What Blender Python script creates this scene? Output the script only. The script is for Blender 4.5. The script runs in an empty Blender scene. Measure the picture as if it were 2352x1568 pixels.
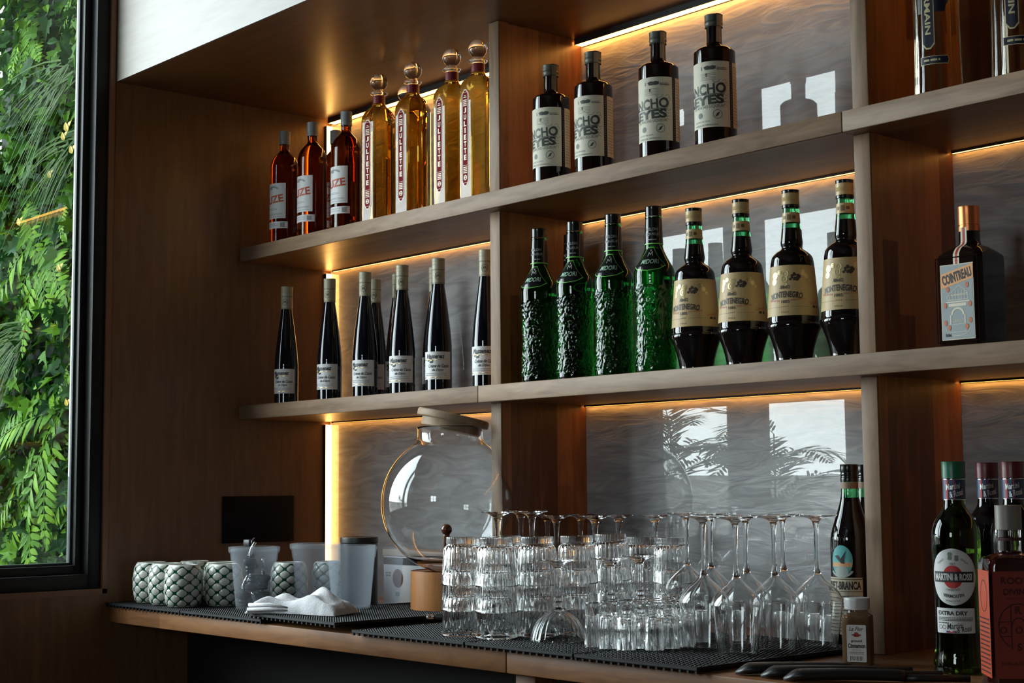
import bpy, bmesh, math, random
from mathutils import Vector, Matrix, noise as mnoise
PI = math.pi
S = bpy.context.scene
COL = S.collection
random.seed(7)

# ------------------------------------------------------------------ camera
cam_d = bpy.data.cameras.new('camera'); cam = bpy.data.objects.new('camera', cam_d); COL.objects.link(cam)
YAW, PIT, ROL = 0.84401, 0.09499, -0.00801
fw = Vector((-math.sin(YAW)*math.cos(PIT), math.cos(YAW)*math.cos(PIT), math.sin(PIT)))
rt = Vector((math.cos(YAW), math.sin(YAW), 0)); up = rt.cross(fw)
r2 = rt*math.cos(ROL) + up*math.sin(ROL); u2 = -rt*math.sin(ROL) + up*math.cos(ROL)
cam.matrix_world = Matrix(((r2.x, u2.x, -fw.x, 3.45712), (r2.y, u2.y, -fw.y, -2.40584), (r2.z, u2.z, -fw.z, 0.27997), (0, 0, 0, 1)))
cam_d.sensor_fit = 'HORIZONTAL'; cam_d.sensor_width = 36; cam_d.lens = 3509.5/2352*36
cam_d.clip_start = .05; cam_d.clip_end = 200
S.camera = cam

# ------------------------------------------------------------------ exposure, world, daylight
S.view_settings.view_transform = 'Standard'; S.view_settings.look = 'None'
S.view_settings.gamma = 1; S.view_settings.use_curve_mapping = False
S.view_settings.exposure = 0.0
cy = S.cycles
cy.use_denoising = True
cy.max_bounces = 20; cy.diffuse_bounces = 5; cy.glossy_bounces = 6; cy.transmission_bounces = 20; cy.transparent_max_bounces = 24
cy.caustics_reflective = False; cy.caustics_refractive = True; cy.blur_glossy = .4; cy.sample_clamp_indirect = 8
W = bpy.data.worlds.new('overcast_sky'); S.world = W; W.use_nodes = True
wn = W.node_tree.nodes; wl = W.node_tree.links; wn.clear()
wo = wn.new('ShaderNodeOutputWorld'); wb = wn.new('ShaderNodeBackground'); wt = wn.new('ShaderNodeTexCoord')
ws = wn.new('ShaderNodeSeparateXYZ'); wr = wn.new('ShaderNodeValToRGB')
wl.new(wt.outputs['Generated'], ws.inputs[0]); wl.new(ws.outputs[2], wr.inputs[0]); wl.new(wr.outputs[0], wb.inputs[0]); wl.new(wb.outputs[0], wo.inputs[0])
e = wr.color_ramp.elements
e[0].position = 0.0; e[0].color = (1.0, 1.07, 1.13, 1); e[1].position = 1.0; e[1].color = (.52, .60, .68, 1)
k = e.new(.4); k.color = (.74, .82, .89, 1)
wb.inputs[1].default_value = 16.5

def portal(name, loc, rot, sx, sy):
    l = bpy.data.lights.new(name, 'AREA'); l.shape = 'RECTANGLE'; l.size = sx; l.size_y = sy; l.cycles.is_portal = True
    o = bpy.data.objects.new(name, l); COL.objects.link(o); o.location = loc; o.rotation_euler = rot
    return o
portal('daylight_portal', (-.115, -1.234, 1.0), (0, -PI/2, 0), 1.9, 1.12)
portal('daylight_portal', (-.115, -2.18, 1.0), (0, -PI/2, 0), 1.9, .62)
portal('daylight_portal', (3.0, -5.26, .95), (PI/2, 0, 0), 1.0, .9)

# ------------------------------------------------------------------ node helpers / materials
def newmat(name):
    m = bpy.data.materials.new(name); m.use_nodes = True; nt = m.node_tree; nt.nodes.clear()
    o = nt.nodes.new('ShaderNodeOutputMaterial'); return m, nt, o
def pbsdf(nt, col=(.5, .5, .5), rough=.5, **kw):
    b = nt.nodes.new('ShaderNodeBsdfPrincipled')
    b.inputs['Base Color'].default_value = (*col, 1); b.inputs['Roughness'].default_value = rough
    for k, v in kw.items():
        i = b.inputs[k.replace('_', ' ')]
        i.default_value = v
    return b
MATS = {}
def simple(name, col, rough=.5, **kw):
    if name in MATS: return MATS[name]
    m, nt, o = newmat(name); b = pbsdf(nt, col, rough, **kw); nt.links.new(b.outputs[0], o.inputs[0]); MATS[name] = m
    m.diffuse_color = (*col, 1); return m
def glass(name, col, ior=1.5, rough=0.0):
    return simple(name, col, rough, Transmission_Weight=1.0, IOR=ior)
def emit(name, col, st):
    m, nt, o = newmat(name); b = nt.nodes.new('ShaderNodeEmission'); b.inputs[0].default_value = (*col, 1); b.inputs[1].default_value = st
    nt.links.new(b.outputs[0], o.inputs[0]); return m
def math_n(nt, op, a, b=None):
    n = nt.nodes.new('ShaderNodeMath'); n.operation = op
    for i, v in enumerate((a, b)):
        if v is None: continue
        if isinstance(v, (int, float)): n.inputs[i].default_value = v
        else: nt.links.new(v, n.inputs[i])
    return n.outputs[0]
def wood(name, dark, light, grain, across, stave=.045, rough=.36, tint=.28, seg=.6, spec=.5):
    """grain/across: 0,1,2 object axes"""
    m, nt, o = newmat(name); L = nt.links.new
    tc = nt.nodes.new('ShaderNodeTexCoord'); sp = nt.nodes.new('ShaderNodeSeparateXYZ'); L(tc.outputs['Object'], sp.inputs[0])
    mp = nt.nodes.new('ShaderNodeMapping'); L(tc.outputs['Object'], mp.inputs[0])
    sc = [55.0, 55.0, 55.0]; sc[grain] = 3.2; mp.inputs['Scale'].default_value = sc
    n1 = nt.nodes.new('ShaderNodeTexNoise'); L(mp.outputs[0], n1.inputs[0]); n1.inputs['Scale'].default_value = 1.0; n1.inputs['Detail'].default_value = 5; n1.inputs['Distortion'].default_value = .6
    mp2 = nt.nodes.new('ShaderNodeMapping'); L(tc.outputs['Object'], mp2.inputs[0])
    sc2 = [9.0, 9.0, 9.0]; sc2[grain] = 1.6; mp2.inputs['Scale'].default_value = sc2
    n2 = nt.nodes.new('ShaderNodeTexNoise'); L(mp2.outputs[0], n2.inputs[0]); n2.inputs['Detail'].default_value = 3; n2.inputs['Distortion'].default_value = 1.2
    fac = math_n(nt, 'ADD', math_n(nt, 'MULTIPLY', n1.outputs[0], .5), math_n(nt, 'MULTIPLY', n2.outputs[0], .5))
    if stave:
        a = math_n(nt, 'FLOOR', math_n(nt, 'DIVIDE', sp.outputs[across], stave))
        w1 = nt.nodes.new('ShaderNodeTexWhiteNoise'); w1.noise_dimensions = '1D'; L(a, w1.inputs['W'])
        s = math_n(nt, 'FLOOR', math_n(nt, 'ADD', math_n(nt, 'DIVIDE', sp.outputs[grain], seg), math_n(nt, 'MULTIPLY', w1.outputs[0], 7.0)))
        w2 = nt.nodes.new('ShaderNodeTexWhiteNoise'); w2.noise_dimensions = '1D'
        L(math_n(nt, 'ADD', math_n(nt, 'MULTIPLY', a, 17.13), math_n(nt, 'MULTIPLY', s, 3.71)), w2.inputs['W'])
        fac = math_n(nt, 'ADD', fac, math_n(nt, 'MULTIPLY', math_n(nt, 'SUBTRACT', w2.outputs[0], .5), tint))
    cr = nt.nodes.new('ShaderNodeValToRGB'); L(fac, cr.inputs[0])
    cr.color_ramp.elements[0].position = .28; cr.color_ramp.elements[0].color = (*dark, 1)
    cr.color_ramp.elements[1].position = .74; cr.color_ramp.elements[1].color = (*light, 1)
    b = pbsdf(nt, light, rough, Specular_IOR_Level=spec); L(cr.outputs[0], b.inputs['Base Color'])
    bp = nt.nodes.new('ShaderNodeBump'); bp.inputs['Strength'].default_value = .12; bp.inputs['Distance'].default_value = .002
    L(n1.outputs[0], bp.inputs['Height']); L(bp.outputs[0], b.inputs['Normal'])
    L(b.outputs[0], o.inputs[0]); MATS[name] = m; return m

WD, WL = (.13, .052, .018), (.31, .145, .056)
M_shelf = wood('oiled_wood_long_grain', WD, WL, 0, 1)
M_div = wood('oiled_wood_upright_grain', (.12, .038, .010), (.36, .135, .042), 2, 1, tint=.5)  # redder than the shelf wood: glow of the strips put into its colour
M_edge = wood('pale_edging_long', (.135, .080, .046), (.325, .215, .138), 0, 2, stave=0, rough=.5, spec=.25)
M_edgev = wood('pale_edging_upright', (.135, .080, .046), (.325, .215, .138), 2, 0, stave=0, rough=.5, spec=.25)
M_wall = wood('dark_veneer', (.110, .048, .018), (.20, .095, .040), 2, 1, stave=0, rough=.42)
M_soffit = wood('soffit_veneer', (.10, .038, .012), (.19, .082, .028), 0, 1, stave=0, rough=.33)
M_header = wood('pale_ply', (.185, .160, .138), (.25, .222, .196), 0, 2, stave=0, rough=.5)
M_top = wood('worktop_wood', (.13, .05, .017), (.29, .13, .05), 0, 1, stave=.06, rough=.5, spec=.25)
M_trim = simple('reddish_trim', (.20, .085, .04), .45)
M_bamboo = wood('honey_bamboo', (.30, .105, .022), (.46, .18, .045), 2, 0, stave=.02, rough=.4, tint=.35, seg=9)
M_lidwood = wood('raw_lid_wood', (.26, .17, .10), (.40, .28, .18), 0, 1, stave=.03, rough=.6)
M_black = simple('black_metal', (.007, .007, .008), .5, Specular_IOR_Level=.25)
M_alu = simple('grey_bead', (.035, .045, .045), .55, Specular_IOR_Level=.2)
M_rubber = simple('black_rubber', (.008, .008, .009), .62, Specular_IOR_Level=.3)
M_plastic = simple('black_plastic', (.010, .010, .011), .42)
M_plate = simple('matt_black_plate', (.003, .003, .0035), .45, Specular_IOR_Level=.15)
M_dark = simple('dark_cupboard', (.006, .004, .003), .7)
M_floor = simple('dark_floor', (.10, .085, .075), .5)
M_ceil = simple('plaster', (.30, .27, .24), .8)
M_wallp = simple('brown_plaster', (.16, .12, .095), .8)
M_led = emit('warm_diffuser', (1.0, .43, .085), 14.0)
M_led3 = emit('dimmer_warm_diffuser', (1.0, .42, .085), 11.0)
M_paper = simple('paper_white', (.62, .62, .60), .6)
M_ink = simple('black_ink', (.012, .012, .014), .5)
M_gold = simple('gold_foil', (.75, .52, .22), .28, Metallic=.85)
M_chrome = simple('chrome', (.75, .75, .76), .15, Metallic=1.0)
M_clear = glass('clear_glass', (.985, .99, .99), 1.5)
M_darkglass = simple('dark_bottle', (.006, .004, .004), .04, IOR=1.52, Coat_Weight=0.0)

def thin_pane(name, tint, refl=1.0):
    m, nt, o = newmat(name); L = nt.links.new
    tr = nt.nodes.new('ShaderNodeBsdfTransparent'); tr.inputs[0].default_value = (*tint, 1)
    gl = nt.nodes.new('ShaderNodeBsdfGlossy'); gl.inputs[1].default_value = 0.0
    g = nt.nodes.new('ShaderNodeNewGeometry'); dp = nt.nodes.new('ShaderNodeVectorMath'); dp.operation = 'DOT_PRODUCT'
    L(g.outputs['Incoming'], dp.inputs[0]); L(g.outputs['Normal'], dp.inputs[1])
    c = math_n(nt, 'ABSOLUTE', dp.outputs['Value'])
    fr = math_n(nt, 'ADD', .04, math_n(nt, 'MULTIPLY', .96, math_n(nt, 'POWER', math_n(nt, 'SUBTRACT', 1.0, c), 5.0)))
    mx = nt.nodes.new('ShaderNodeMixShader'); L(fr, mx.inputs[0]); L(tr.outputs[0], mx.inputs[1]); L(gl.outputs[0], mx.inputs[2]); L(mx.outputs[0], o.inputs[0])
    MATS[name] = m; return m
M_pane = thin_pane('window_pane', (.94, .97, .95))
def backpanel():
    m, nt, o = newmat('rippled_grey_panel_under_gloss'); L = nt.links.new
    tc = nt.nodes.new('ShaderNodeTexCoord'); mp = nt.nodes.new('ShaderNodeMapping'); L(tc.outputs['Object'], mp.inputs[0])
    mp.inputs['Scale'].default_value = (7.5, 1, 34); mp.inputs['Rotation'].default_value = (0, .05, 0)
    n = nt.nodes.new('ShaderNodeTexNoise'); L(mp.outputs[0], n.inputs[0]); n.inputs['Scale'].default_value = 1.0; n.inputs['Detail'].default_value = 3.0; n.inputs['Roughness'].default_value = .45; n.inputs['Distortion'].default_value = 1.6
    cr = nt.nodes.new('ShaderNodeValToRGB'); L(n.outputs[0], cr.inputs[0])
    cr.color_ramp.elements[0].position = .3; cr.color_ramp.elements[0].color = (.29, .285, .29, 1)
    cr.color_ramp.elements[1].position = .7; cr.color_ramp.elements[1].color = (.43, .43, .44, 1)
    b = pbsdf(nt, (.4, .4, .4), .45, Coat_Weight=1.0, Coat_Roughness=0.0, Coat_IOR=1.5)
    b.inputs['Specular IOR Level'].default_value = .25
    L(cr.outputs[0], b.inputs['Base Color'])
    bp = nt.nodes.new('ShaderNodeBump'); bp.inputs['Strength'].default_value = .27; bp.inputs['Distance'].default_value = .012
    L(n.outputs[0], bp.inputs['Height']); L(bp.outputs[0], b.inputs['Normal'])
    L(b.outputs[0], o.inputs[0]); MATS['panel'] = m; return m
M_panel = backpanel()
def leafmat(name, c1, c2, c3):
    m, nt, o = newmat(name); L = nt.links.new
    g = nt.nodes.new('ShaderNodeNewGeometry'); cr = nt.nodes.new('ShaderNodeValToRGB'); L(g.outputs['Random Per Island'], cr.inputs[0])
    cr.color_ramp.elements[0].color = (*c1, 1); cr.color_ramp.elements[1].color = (*c3, 1)
    k = cr.color_ramp.elements.new(.55); k.color = (*c2, 1)
    b = pbsdf(nt, c2, .55, Specular_IOR_Level=.04); L(cr.outputs[0], b.inputs['Base Color'])
    t = nt.nodes.new('ShaderNodeBsdfTranslucent'); L(cr.outputs[0], t.inputs[0])
    mx = nt.nodes.new('ShaderNodeMixShader'); mx.inputs[0].default_value = .22; L(b.outputs[0], mx.inputs[1]); L(t.outputs[0], mx.inputs[2]); L(mx.outputs[0], o.inputs[0])
    return m
M_ivy = leafmat('ivy_leaf', (.004, .018, .004), (.009, .045, .004), (.050, .125, .004))
M_fern = leafmat('fern_leaf', (.026, .085, .003), (.042, .115, .004), (.08, .17, .006))
M_grass = leafmat('grass_blade', (.022, .05, .012), (.036, .07, .018), (.055, .095, .028))
M_palm = leafmat('palm_leaf', (.02, .05, .02), (.03, .07, .025), (.05, .10, .04))
def poly_pp():
    m, nt, o = newmat('cloudy_plastic'); L = nt.links.new
    b = pbsdf(nt, (.84, .86, .88), .32); t = nt.nodes.new('ShaderNodeBsdfTranslucent'); t.inputs[0].default_value = (.80, .85, .90, 1)
    tr = nt.nodes.new('ShaderNodeBsdfTransparent'); tr.inputs[0].default_value = (.93, .95, .97, 1)
    m1 = nt.nodes.new('ShaderNodeMixShader'); m1.inputs[0].default_value = .5; L(b.outputs[0], m1.inputs[1]); L(t.outputs[0], m1.inputs[2])
    m2 = nt.nodes.new('ShaderNodeMixShader'); m2.inputs[0].default_value = .89; L(m1.outputs[0], m2.inputs[1]); L(tr.outputs[0], m2.inputs[2])
    L(m2.outputs[0], o.inputs[0]); return m
M_pp = poly_pp()

# ------------------------------------------------------------------ mesh helpers
def tag(o, label=None, cat=None, group=None, kind=None):
    if label: o['label'] = label
    if cat: o['category'] = cat
    if group: o['group'] = group
    if kind: o['kind'] = kind
    return o
def mesh_obj(name, verts, faces, mat, parent=None, smooth=False, mids=None, sharp=None):
    me = bpy.data.meshes.new(name); me.from_pydata([tuple(v) for v in verts], [], faces)
    mats = mat if isinstance(mat, (list, tuple)) else [mat]
    for k in mats: me.materials.append(k)
    if mids: me.polygons.foreach_set('material_index', mids)
    if smooth: me.polygons.foreach_set('use_smooth', [True]*len(me.polygons))
    me.update()
    if smooth and sharp: me.set_sharp_from_angle(angle=math.radians(sharp))
    o = bpy.data.objects.new(name, me); COL.objects.link(o)
    if parent: o.parent = parent
    return o
def bm_obj(name, bm, mat, parent=None, smooth=False, sharp=None):
    me = bpy.data.meshes.new(name); bm.to_mesh(me); bm.free()
    for k in (mat if isinstance(mat, (list, tuple)) else [mat]): me.materials.append(k)
    if smooth: me.polygons.foreach_set('use_smooth', [True]*len(me.polygons))
    if smooth and sharp: me.set_sharp_from_angle(angle=math.radians(sharp))
    o = bpy.data.objects.new(name, me); COL.objects.link(o)
    if parent: o.parent = parent
    return o
def add_box(bm, x0, x1, y0, y1, z0, z1, bev=0, seg=2, mi=0):
    r = bmesh.ops.create_cube(bm, size=1, matrix=Matrix.Translation(((x0+x1)/2, (y0+y1)/2, (z0+z1)/2)) @ Matrix.Diagonal((x1-x0, y1-y0, z1-z0, 1)))
    vs = r['verts']; fs = list({f for v in vs for f in v.link_faces})
    for f in fs: f.material_index = mi
    if bev:
        es = list({e for v in vs for e in v.link_edges})
        bmesh.ops.bevel(bm, geom=es, offset=bev, segments=seg, profile=.5, affect='EDGES', clamp_overlap=True)
def box(name, x0, x1, y0, y1, z0, z1, mat, parent=None, bev=0, seg=2):
    bm = bmesh.new(); add_box(bm, x0, x1, y0, y1, z0, z1, bev, seg)
    return bm_obj(name, bm, mat, parent, smooth=bool(bev), sharp=40)
def empty(name, loc=(0, 0, 0), rz=0):
    o = bpy.data.objects.new(name, None); COL.objects.link(o); o.location = loc; o.rotation_euler = (0, 0, rz); o.empty_display_size = .05
    return o
def copy_tree(o, parent=None):
    c = o.copy(); COL.objects.link(c)
    if parent: c.parent = parent
    for ch in list(o.children): copy_tree(ch, c)
    return c
def smooth_profile(pts, sub=4):
    """Catmull-Rom through (r,z[,corner]) points; a third element marks a hard corner."""
    out = []
    n = len(pts)
    for i in range(n-1):
        p1, p2 = pts[i], pts[i+1]
        p0 = pts[i-1] if i > 0 and len(p1) < 3 else p1
        p3 = pts[i+2] if i+2 < n and len(p2) < 3 else p2
        for k in range(sub):
            t = k/sub
            out.append(tuple(.5*((2*p1[j]) + (-p0[j]+p2[j])*t + (2*p0[j]-5*p1[j]+4*p2[j]-p3[j])*t*t + (-p0[j]+3*p1[j]-3*p2[j]+p3[j])*t**3) for j in (0, 1)))
    out.append(tuple(pts[-1][:2])); return out
def lathe_data(prof, n=48, mod=None, verts=None, faces=None, cap0=True, cap1=True, az0=0, full=2*PI):
    verts = [] if verts is None else verts; faces = [] if faces is None else faces
    b = len(verts); m = len(prof)
    for (r, z) in prof:
        for k in range(n):
            a = az0 + full*k/n; rr = mod(r, z, a) if mod else r
            verts.append((rr*math.sin(a), -rr*math.cos(a), z))
    for i in range(m-1):
        for k in range(n):
            k2 = (k+1) % n
            faces.append((b+i*n+k, b+i*n+k2, b+(i+1)*n+k2, b+(i+1)*n+k))
    if cap0: faces.append(tuple(b+k for k in reversed(range(n))))
    if cap1: faces.append(tuple(b+(m-1)*n+k for k in range(n)))
    return verts, faces
def lathe(name, prof, mat, parent=None, n=48, mod=None, smooth=True, sharp=35, cap0=True, cap1=True, mfun=None):
    v, f = lathe_data(prof, n, mod, cap0=cap0, cap1=cap1)
    mids = None
    if mfun: mids = [mfun(sum(v[i][2] for i in q)/len(q)) for q in f]
    return mesh_obj(name, v, f, mat, parent, smooth, mids, sharp)
def rfun(prof):
    P = sorted(((z, r) for r, z in prof))
    def R(z):
        if z <= P[0][0]: return P[0][1]
        for (za, ra), (zb, rb) in zip(P, P[1:]):
            if za <= z <= zb: return ra + (rb-ra)*((z-za)/(zb-za) if zb > za else 0)
        return P[-1][1]
    return R
# ---- flat drawing that is wrapped onto a surface (labels, lettering)
_TXT = {}
def text2d(s, bold=0.0, shear=0.0):
    key = (s, bold, shear)
    if key in _TXT: return _TXT[key]
    c = bpy.data.curves.new('t', 'FONT'); c.body = s; c.size = 1; c.offset = bold; c.shear = shear; c.resolution_u = 3; c.fill_mode = 'BOTH'
    o = bpy.data.objects.new('t', c); COL.objects.link(o)
    bpy.context.view_layer.update()
    ev = o.evaluated_get(bpy.context.evaluated_depsgraph_get()); me = ev.to_mesh()
    V = [(v.co.x, v.co.y) for v in me.vertices]; F = [tuple(p.vertices) for p in me.polygons]
    ev.to_mesh_clear(); bpy.data.objects.remove(o); bpy.data.curves.remove(c)
    x0 = min(v[0] for v in V); x1 = max(v[0] for v in V); y0 = min(v[1] for v in V); y1 = max(v[1] for v in V)
    V = [((x-(x0+x1)/2)/(y1-y0), (y-(y0+y1)/2)/(y1-y0)) for x, y in V]
    _TXT[key] = (V, F, (x1-x0)/(y1-y0)); return _TXT[key]
class Art:
    def __init__(s): s.V = []; s.F = []
    def poly(s, pts):
        b = len(s.V); s.V += list(pts); s.F.append(tuple(range(b, b+len(pts)))); return s
    def rect(s, x0, x1, y0, y1): return s.poly([(x0, y0), (x1, y0), (x1, y1), (x0, y1)])
    def rrect(s, x0, x1, y0, y1, r, n=4):
        P = []
        for cx, cyy, a in ((x1-r, y0+r, -90), (x1-r, y1-r, 0), (x0+r, y1-r, 90), (x0+r, y0+r, 180)):
            for k in range(n+1):
                t = math.radians(a+90*k/n); P.append((cx+r*math.cos(t), cyy+r*math.sin(t)))
        return s.poly(P)
    def ell(s, cx, cyy, rx, ry, n=28):
        return s.poly([(cx+rx*math.cos(2*PI*k/n), cyy+ry*math.sin(2*PI*k/n)) for k in range(n)])
    def ring(s, cx, cyy, rx, ry, w, n=32, a0=0, a1=360):
        P = lambda t, d: (cx+(rx-d)*math.cos(t), cyy+(ry-d)*math.sin(t))
        for k in range(n):
            t0 = math.radians(a0+(a1-a0)*k/n); t1 = math.radians(a0+(a1-a0)*(k+1)/n)
            s.poly([P(t0, w), P(t0, 0), P(t1, 0), P(t1, w)])
        return s
    def line(s, pts, w):
        for (xa, ya), (xb, yb) in zip(pts, pts[1:]):
            d = math.hypot(xb-xa, yb-ya) or 1; nx, ny = -(yb-ya)/d*w/2, (xb-xa)/d*w/2
            s.poly([(xa-nx, ya-ny), (xb-nx, yb-ny), (xb+nx, yb+ny), (xa+nx, ya+ny)])
        return s
    def frame(s, x0, x1, y0, y1, w):
        return s.rect(x0, x1, y0, y0+w).rect(x0, x1, y1-w, y1).rect(x0, x0+w, y0+w, y1-w).rect(x1-w, x1, y0+w, y1-w)
    def text(s, t, x, y, h, w=None, bold=0, shear=0, rot=0, arc=None):
        V, F, asp = text2d(t, bold, shear); kx = (w if w else h*asp)/asp
        b = len(s.V); c, sn = math.cos(math.radians(rot)), math.sin(math.radians(rot))
        for vx, vy in V:
            px, py = vx*kx, vy*h
            if arc:
                a = px/arc; px, py = (arc+py)*math.sin(a), (arc+py)*math.cos(a)-arc
            s.V.append((x+px*c-py*sn, y+px*sn+py*c))
        s.F += [tuple(b+i for i in f) for f in F]; return s
    def build(s, name, mat, parent, fn, off, step=None, vstep=None):
        bm = bmesh.new(); vs = [bm.verts.new((x, y, 0)) for x, y in s.V]
        for f in s.F:
            try: bm.faces.new([vs[i] for i in f])
            except ValueError: pass
        for ax, st in ((0, step), (1, vstep)):
            if not st: continue
            lo = min(v.co[ax] for v in bm.verts); hi = max(v.co[ax] for v in bm.verts)
            k = math.floor(lo/st)+1
            while k*st < hi:
                co = [0, 0, 0]; no = [0, 0, 0]; co[ax] = k*st; no[ax] = 1
                bmesh.ops.bisect_plane(bm, geom=bm.verts[:]+bm.edges[:]+bm.faces[:], plane_co=co, plane_no=no, dist=1e-7); k += 1
        for v in bm.verts: v.co = fn(v.co.x, v.co.y, off)
        return bm_obj(name, bm, mat, parent)
def on_lathe(R, az, zref=None, rref=None):
    r0 = rref if rref else R(zref)
    def fn(u, v, off):
        a = az + u/r0; r = R(v)+off
        return Vector((r*math.sin(a), -r*math.cos(a), v))
    return fn
def on_plane(origin, az):
    """vertical plane whose outward normal has azimuth az (0 = -Y)"""
    o = Vector(origin); nx = Vector((math.sin(az), -math.cos(az), 0)); ux = Vector((math.cos(az), math.sin(az), 0))
    return lambda u, v, off: o + ux*u + Vector((0, 0, v)) + nx*off
D = math.radians
def tube(bm, pts, rads, n=10, cap=True):
    """round tube along a polyline"""
    rings = []
    for i, p in enumerate(pts):
        p = Vector(p); a = Vector(pts[max(i-1, 0)]); b = Vector(pts[min(i+1, len(pts)-1)]); t = (b-a).normalized()
        x = t.cross(Vector((0, 0, 1)))
        if x.length < 1e-3: x = Vector((1, 0, 0))
        x.normalize(); y = t.cross(x); r = rads[i] if isinstance(rads, (list, tuple)) else rads
        rings.append([bm.verts.new(p + x*r*math.cos(2*PI*k/n) + y*r*math.sin(2*PI*k/n)) for k in range(n)])
    for A, B in zip(rings, rings[1:]):
        for k in range(n): bm.faces.new((A[k], A[(k+1) % n], B[(k+1) % n], B[k]))
    if cap: bm.faces.new(rings[0][::-1]); bm.faces.new(rings[-1])
ORD = ['first', 'second', 'third', 'fourth', 'fifth', 'sixth', 'seventh', 'eighth', 'ninth']

# ------------------------------------------------------------------ room shell
YS, YD, YF = -.2896, -.254, -.652          # shelf fronts, divider fronts, counter/header front
ZA, HA, ZB, HB, ZH = .912, .0364, .4968, .0359, 1.2985
X1, X2, TD, XR = 1.0, 1.955, .0327, 3.3
ZF, ZC = -.95, 2.4
def struct(name, *a, **k):
    o = box(name, *a, **k); o['kind'] = 'structure'; return o
struct('floor', -.12, 6.6, -5.4, .2, ZF-.1, ZF, M_floor)
struct('ceiling', -.12, 6.6, -5.4, .2, ZC, ZC+.1, M_ceil)
struct('wall_back', -.12, 6.6, 0, .2, ZF, ZC, M_panel)
struct('wall_right', 6.5, 6.6, -5.4, 0, ZF, ZC, M_wallp)
WZ0, WZ1 = .044, 1.98
def wall_pieces(name, mat, pieces):
    bm = bmesh.new()
    for p in pieces: add_box(bm, *p)
    o = bm_obj(name, bm, mat); o['kind'] = 'structure'; return o
wall_pieces('wall_left', M_wall, [(-.12, 0, -.664, 0, ZF, ZC), (-.12, 0, -5.4, -.664, ZF, WZ0), (-.12, 0, -5.4, -.664, WZ1, ZC),
                                  (-.12, 0, -1.862, -1.80, WZ0, WZ1), (-.12, 0, -5.4, -2.50, WZ0, WZ1)])
wall_pieces('wall_rear', M_wallp, [(-.12, 2.5, -5.4, -5.2, ZF, ZC), (3.5, 6.6, -5.4, -5.2, ZF, ZC), (2.5, 3.5, -5.4, -5.2, ZF, .5), (2.5, 3.5, -5.4, -5.2, 1.4, ZC)])
o = struct('trim_1', 0, XR, YF, YF+.004, ZH, ZC, M_header); o['label'] = 'pale panel above the shelving recess'
o = struct('trim_2', 0, XR, YF+.0041, 0, ZH, ZH+.02, M_soffit)
bm = bmesh.new()
add_box(bm, -.1, .004, -.668, -.656, WZ0-.012, WZ1); add_box(bm, -.1, .004, -1.80, -.656, WZ0-.014, WZ0-.001)
o = bm_obj('trim_3', bm, M_trim); o['kind'] = 'structure'
def window(name, y0, y1):
    """opening between y0 (far) and y1 (near camera side), frame set in the left wall"""
    w = empty(name, (0, (y0+y1)/2, WZ0)); w['kind'] = 'structure'
    yy = (y0+y1)/2
    def ring(nm, inset, wdt, x0, x1, mat, bev=.002):
        bm = bmesh.new(); a, b = y0-yy-inset, y1-yy+inset; z0, z1 = inset, WZ1-WZ0-inset
        add_box(bm, x0, x1, a-wdt, a, z0, z1, bev); add_box(bm, x0, x1, b, b+wdt, z0, z1, bev)
        add_box(bm, x0, x1, b+wdt, a-wdt, z0, z0+wdt, bev); add_box(bm, x0, x1, b+wdt, a-wdt, z1-wdt, z1, bev)
        return bm_obj(nm, bm, mat, w, smooth=True, sharp=40)
    ring('window_frame', .001, .034, -.085, -.004, M_black)
    ring('window_sash', .036, .020, -.064, -.030, M_black)
    ring('glazing_bead', .0565, .006, -.0635, -.046, M_alu, .001)
    box('glass_pane', -.061, -.055, y1-yy+.0628, y0-yy-.0628, .0628, WZ1-WZ0-.0628, M_pane, w)
    return w
window('window_1', -.668, -1.80); window('window_2', -1.862, -2.50)
w = empty('window_3', (3.0, -5.3, .5)); w['kind'] = 'structure'
bm = bmesh.new()
for a in (-.5, -.02, .46): add_box(bm, a, a+.04, -.04, .04, 0, .9)
for z in (0, .43, .86): add_box(bm, -.46, .46, -.035, .035, z, z+.04)
bm_obj('window_frame', bm, M_black, w)
box('glass_pane', -.46, .46, -.003, .003, .04, .86, M_pane, w)
# unseen low wall, added outside; white so its reflection brightens the back panel
o = box('added_bounce_wall', -1.75, -1.6, -7.5, -1.2, ZF-.2, .33, simple('bounce_white', (.80, .81, .82), .8)); o['kind'] = 'structure'
# ground outside
o = box('ground_outside', -30, -.25, -30, 20, ZF-.25, ZF-.2, simple('paving_outside', (.22, .23, .22), .8)); o['kind'] = 'structure'

# ------------------------------------------------------------------ shelving unit
unit = tag(empty('shelving_unit', (0, 0, 0)), 'built-in brown wood shelving with two long shelves above the counter', 'shelves')
def board(x0, x1, z1, h):
    o = box('shelf', x0, x1, YS+.004, -.001, z1-h, z1, M_shelf, unit); box('front_edge', x0, x1, YS, YS+.0041, z1-h, z1, M_edge, o, bev=.0018)
board(.001, 1.9242, ZA, HA); board(1.9255, XR, ZA, HA)
board(.001, .9645, ZB, HB); board(.9658, XR, ZB, HB)
for x in (X1, X2, X2+.955):
    for z0, z1 in ((ZA, ZH-.0005), (ZB, ZA-HA), (.0005, ZB-HB)):
        o = box('divider', x-TD, x, YD+.004, -.001, z0, z1, M_div, unit)
        box('front_edge', x-TD, x, YD, YD+.0041, z0, z1, M_edgev, o, bev=.0015)
box('back_board', X2+.0005, X2+.955-TD-.0005, -.0125, -.0012, ZA, ZH-.0145, M_div, unit)
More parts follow.
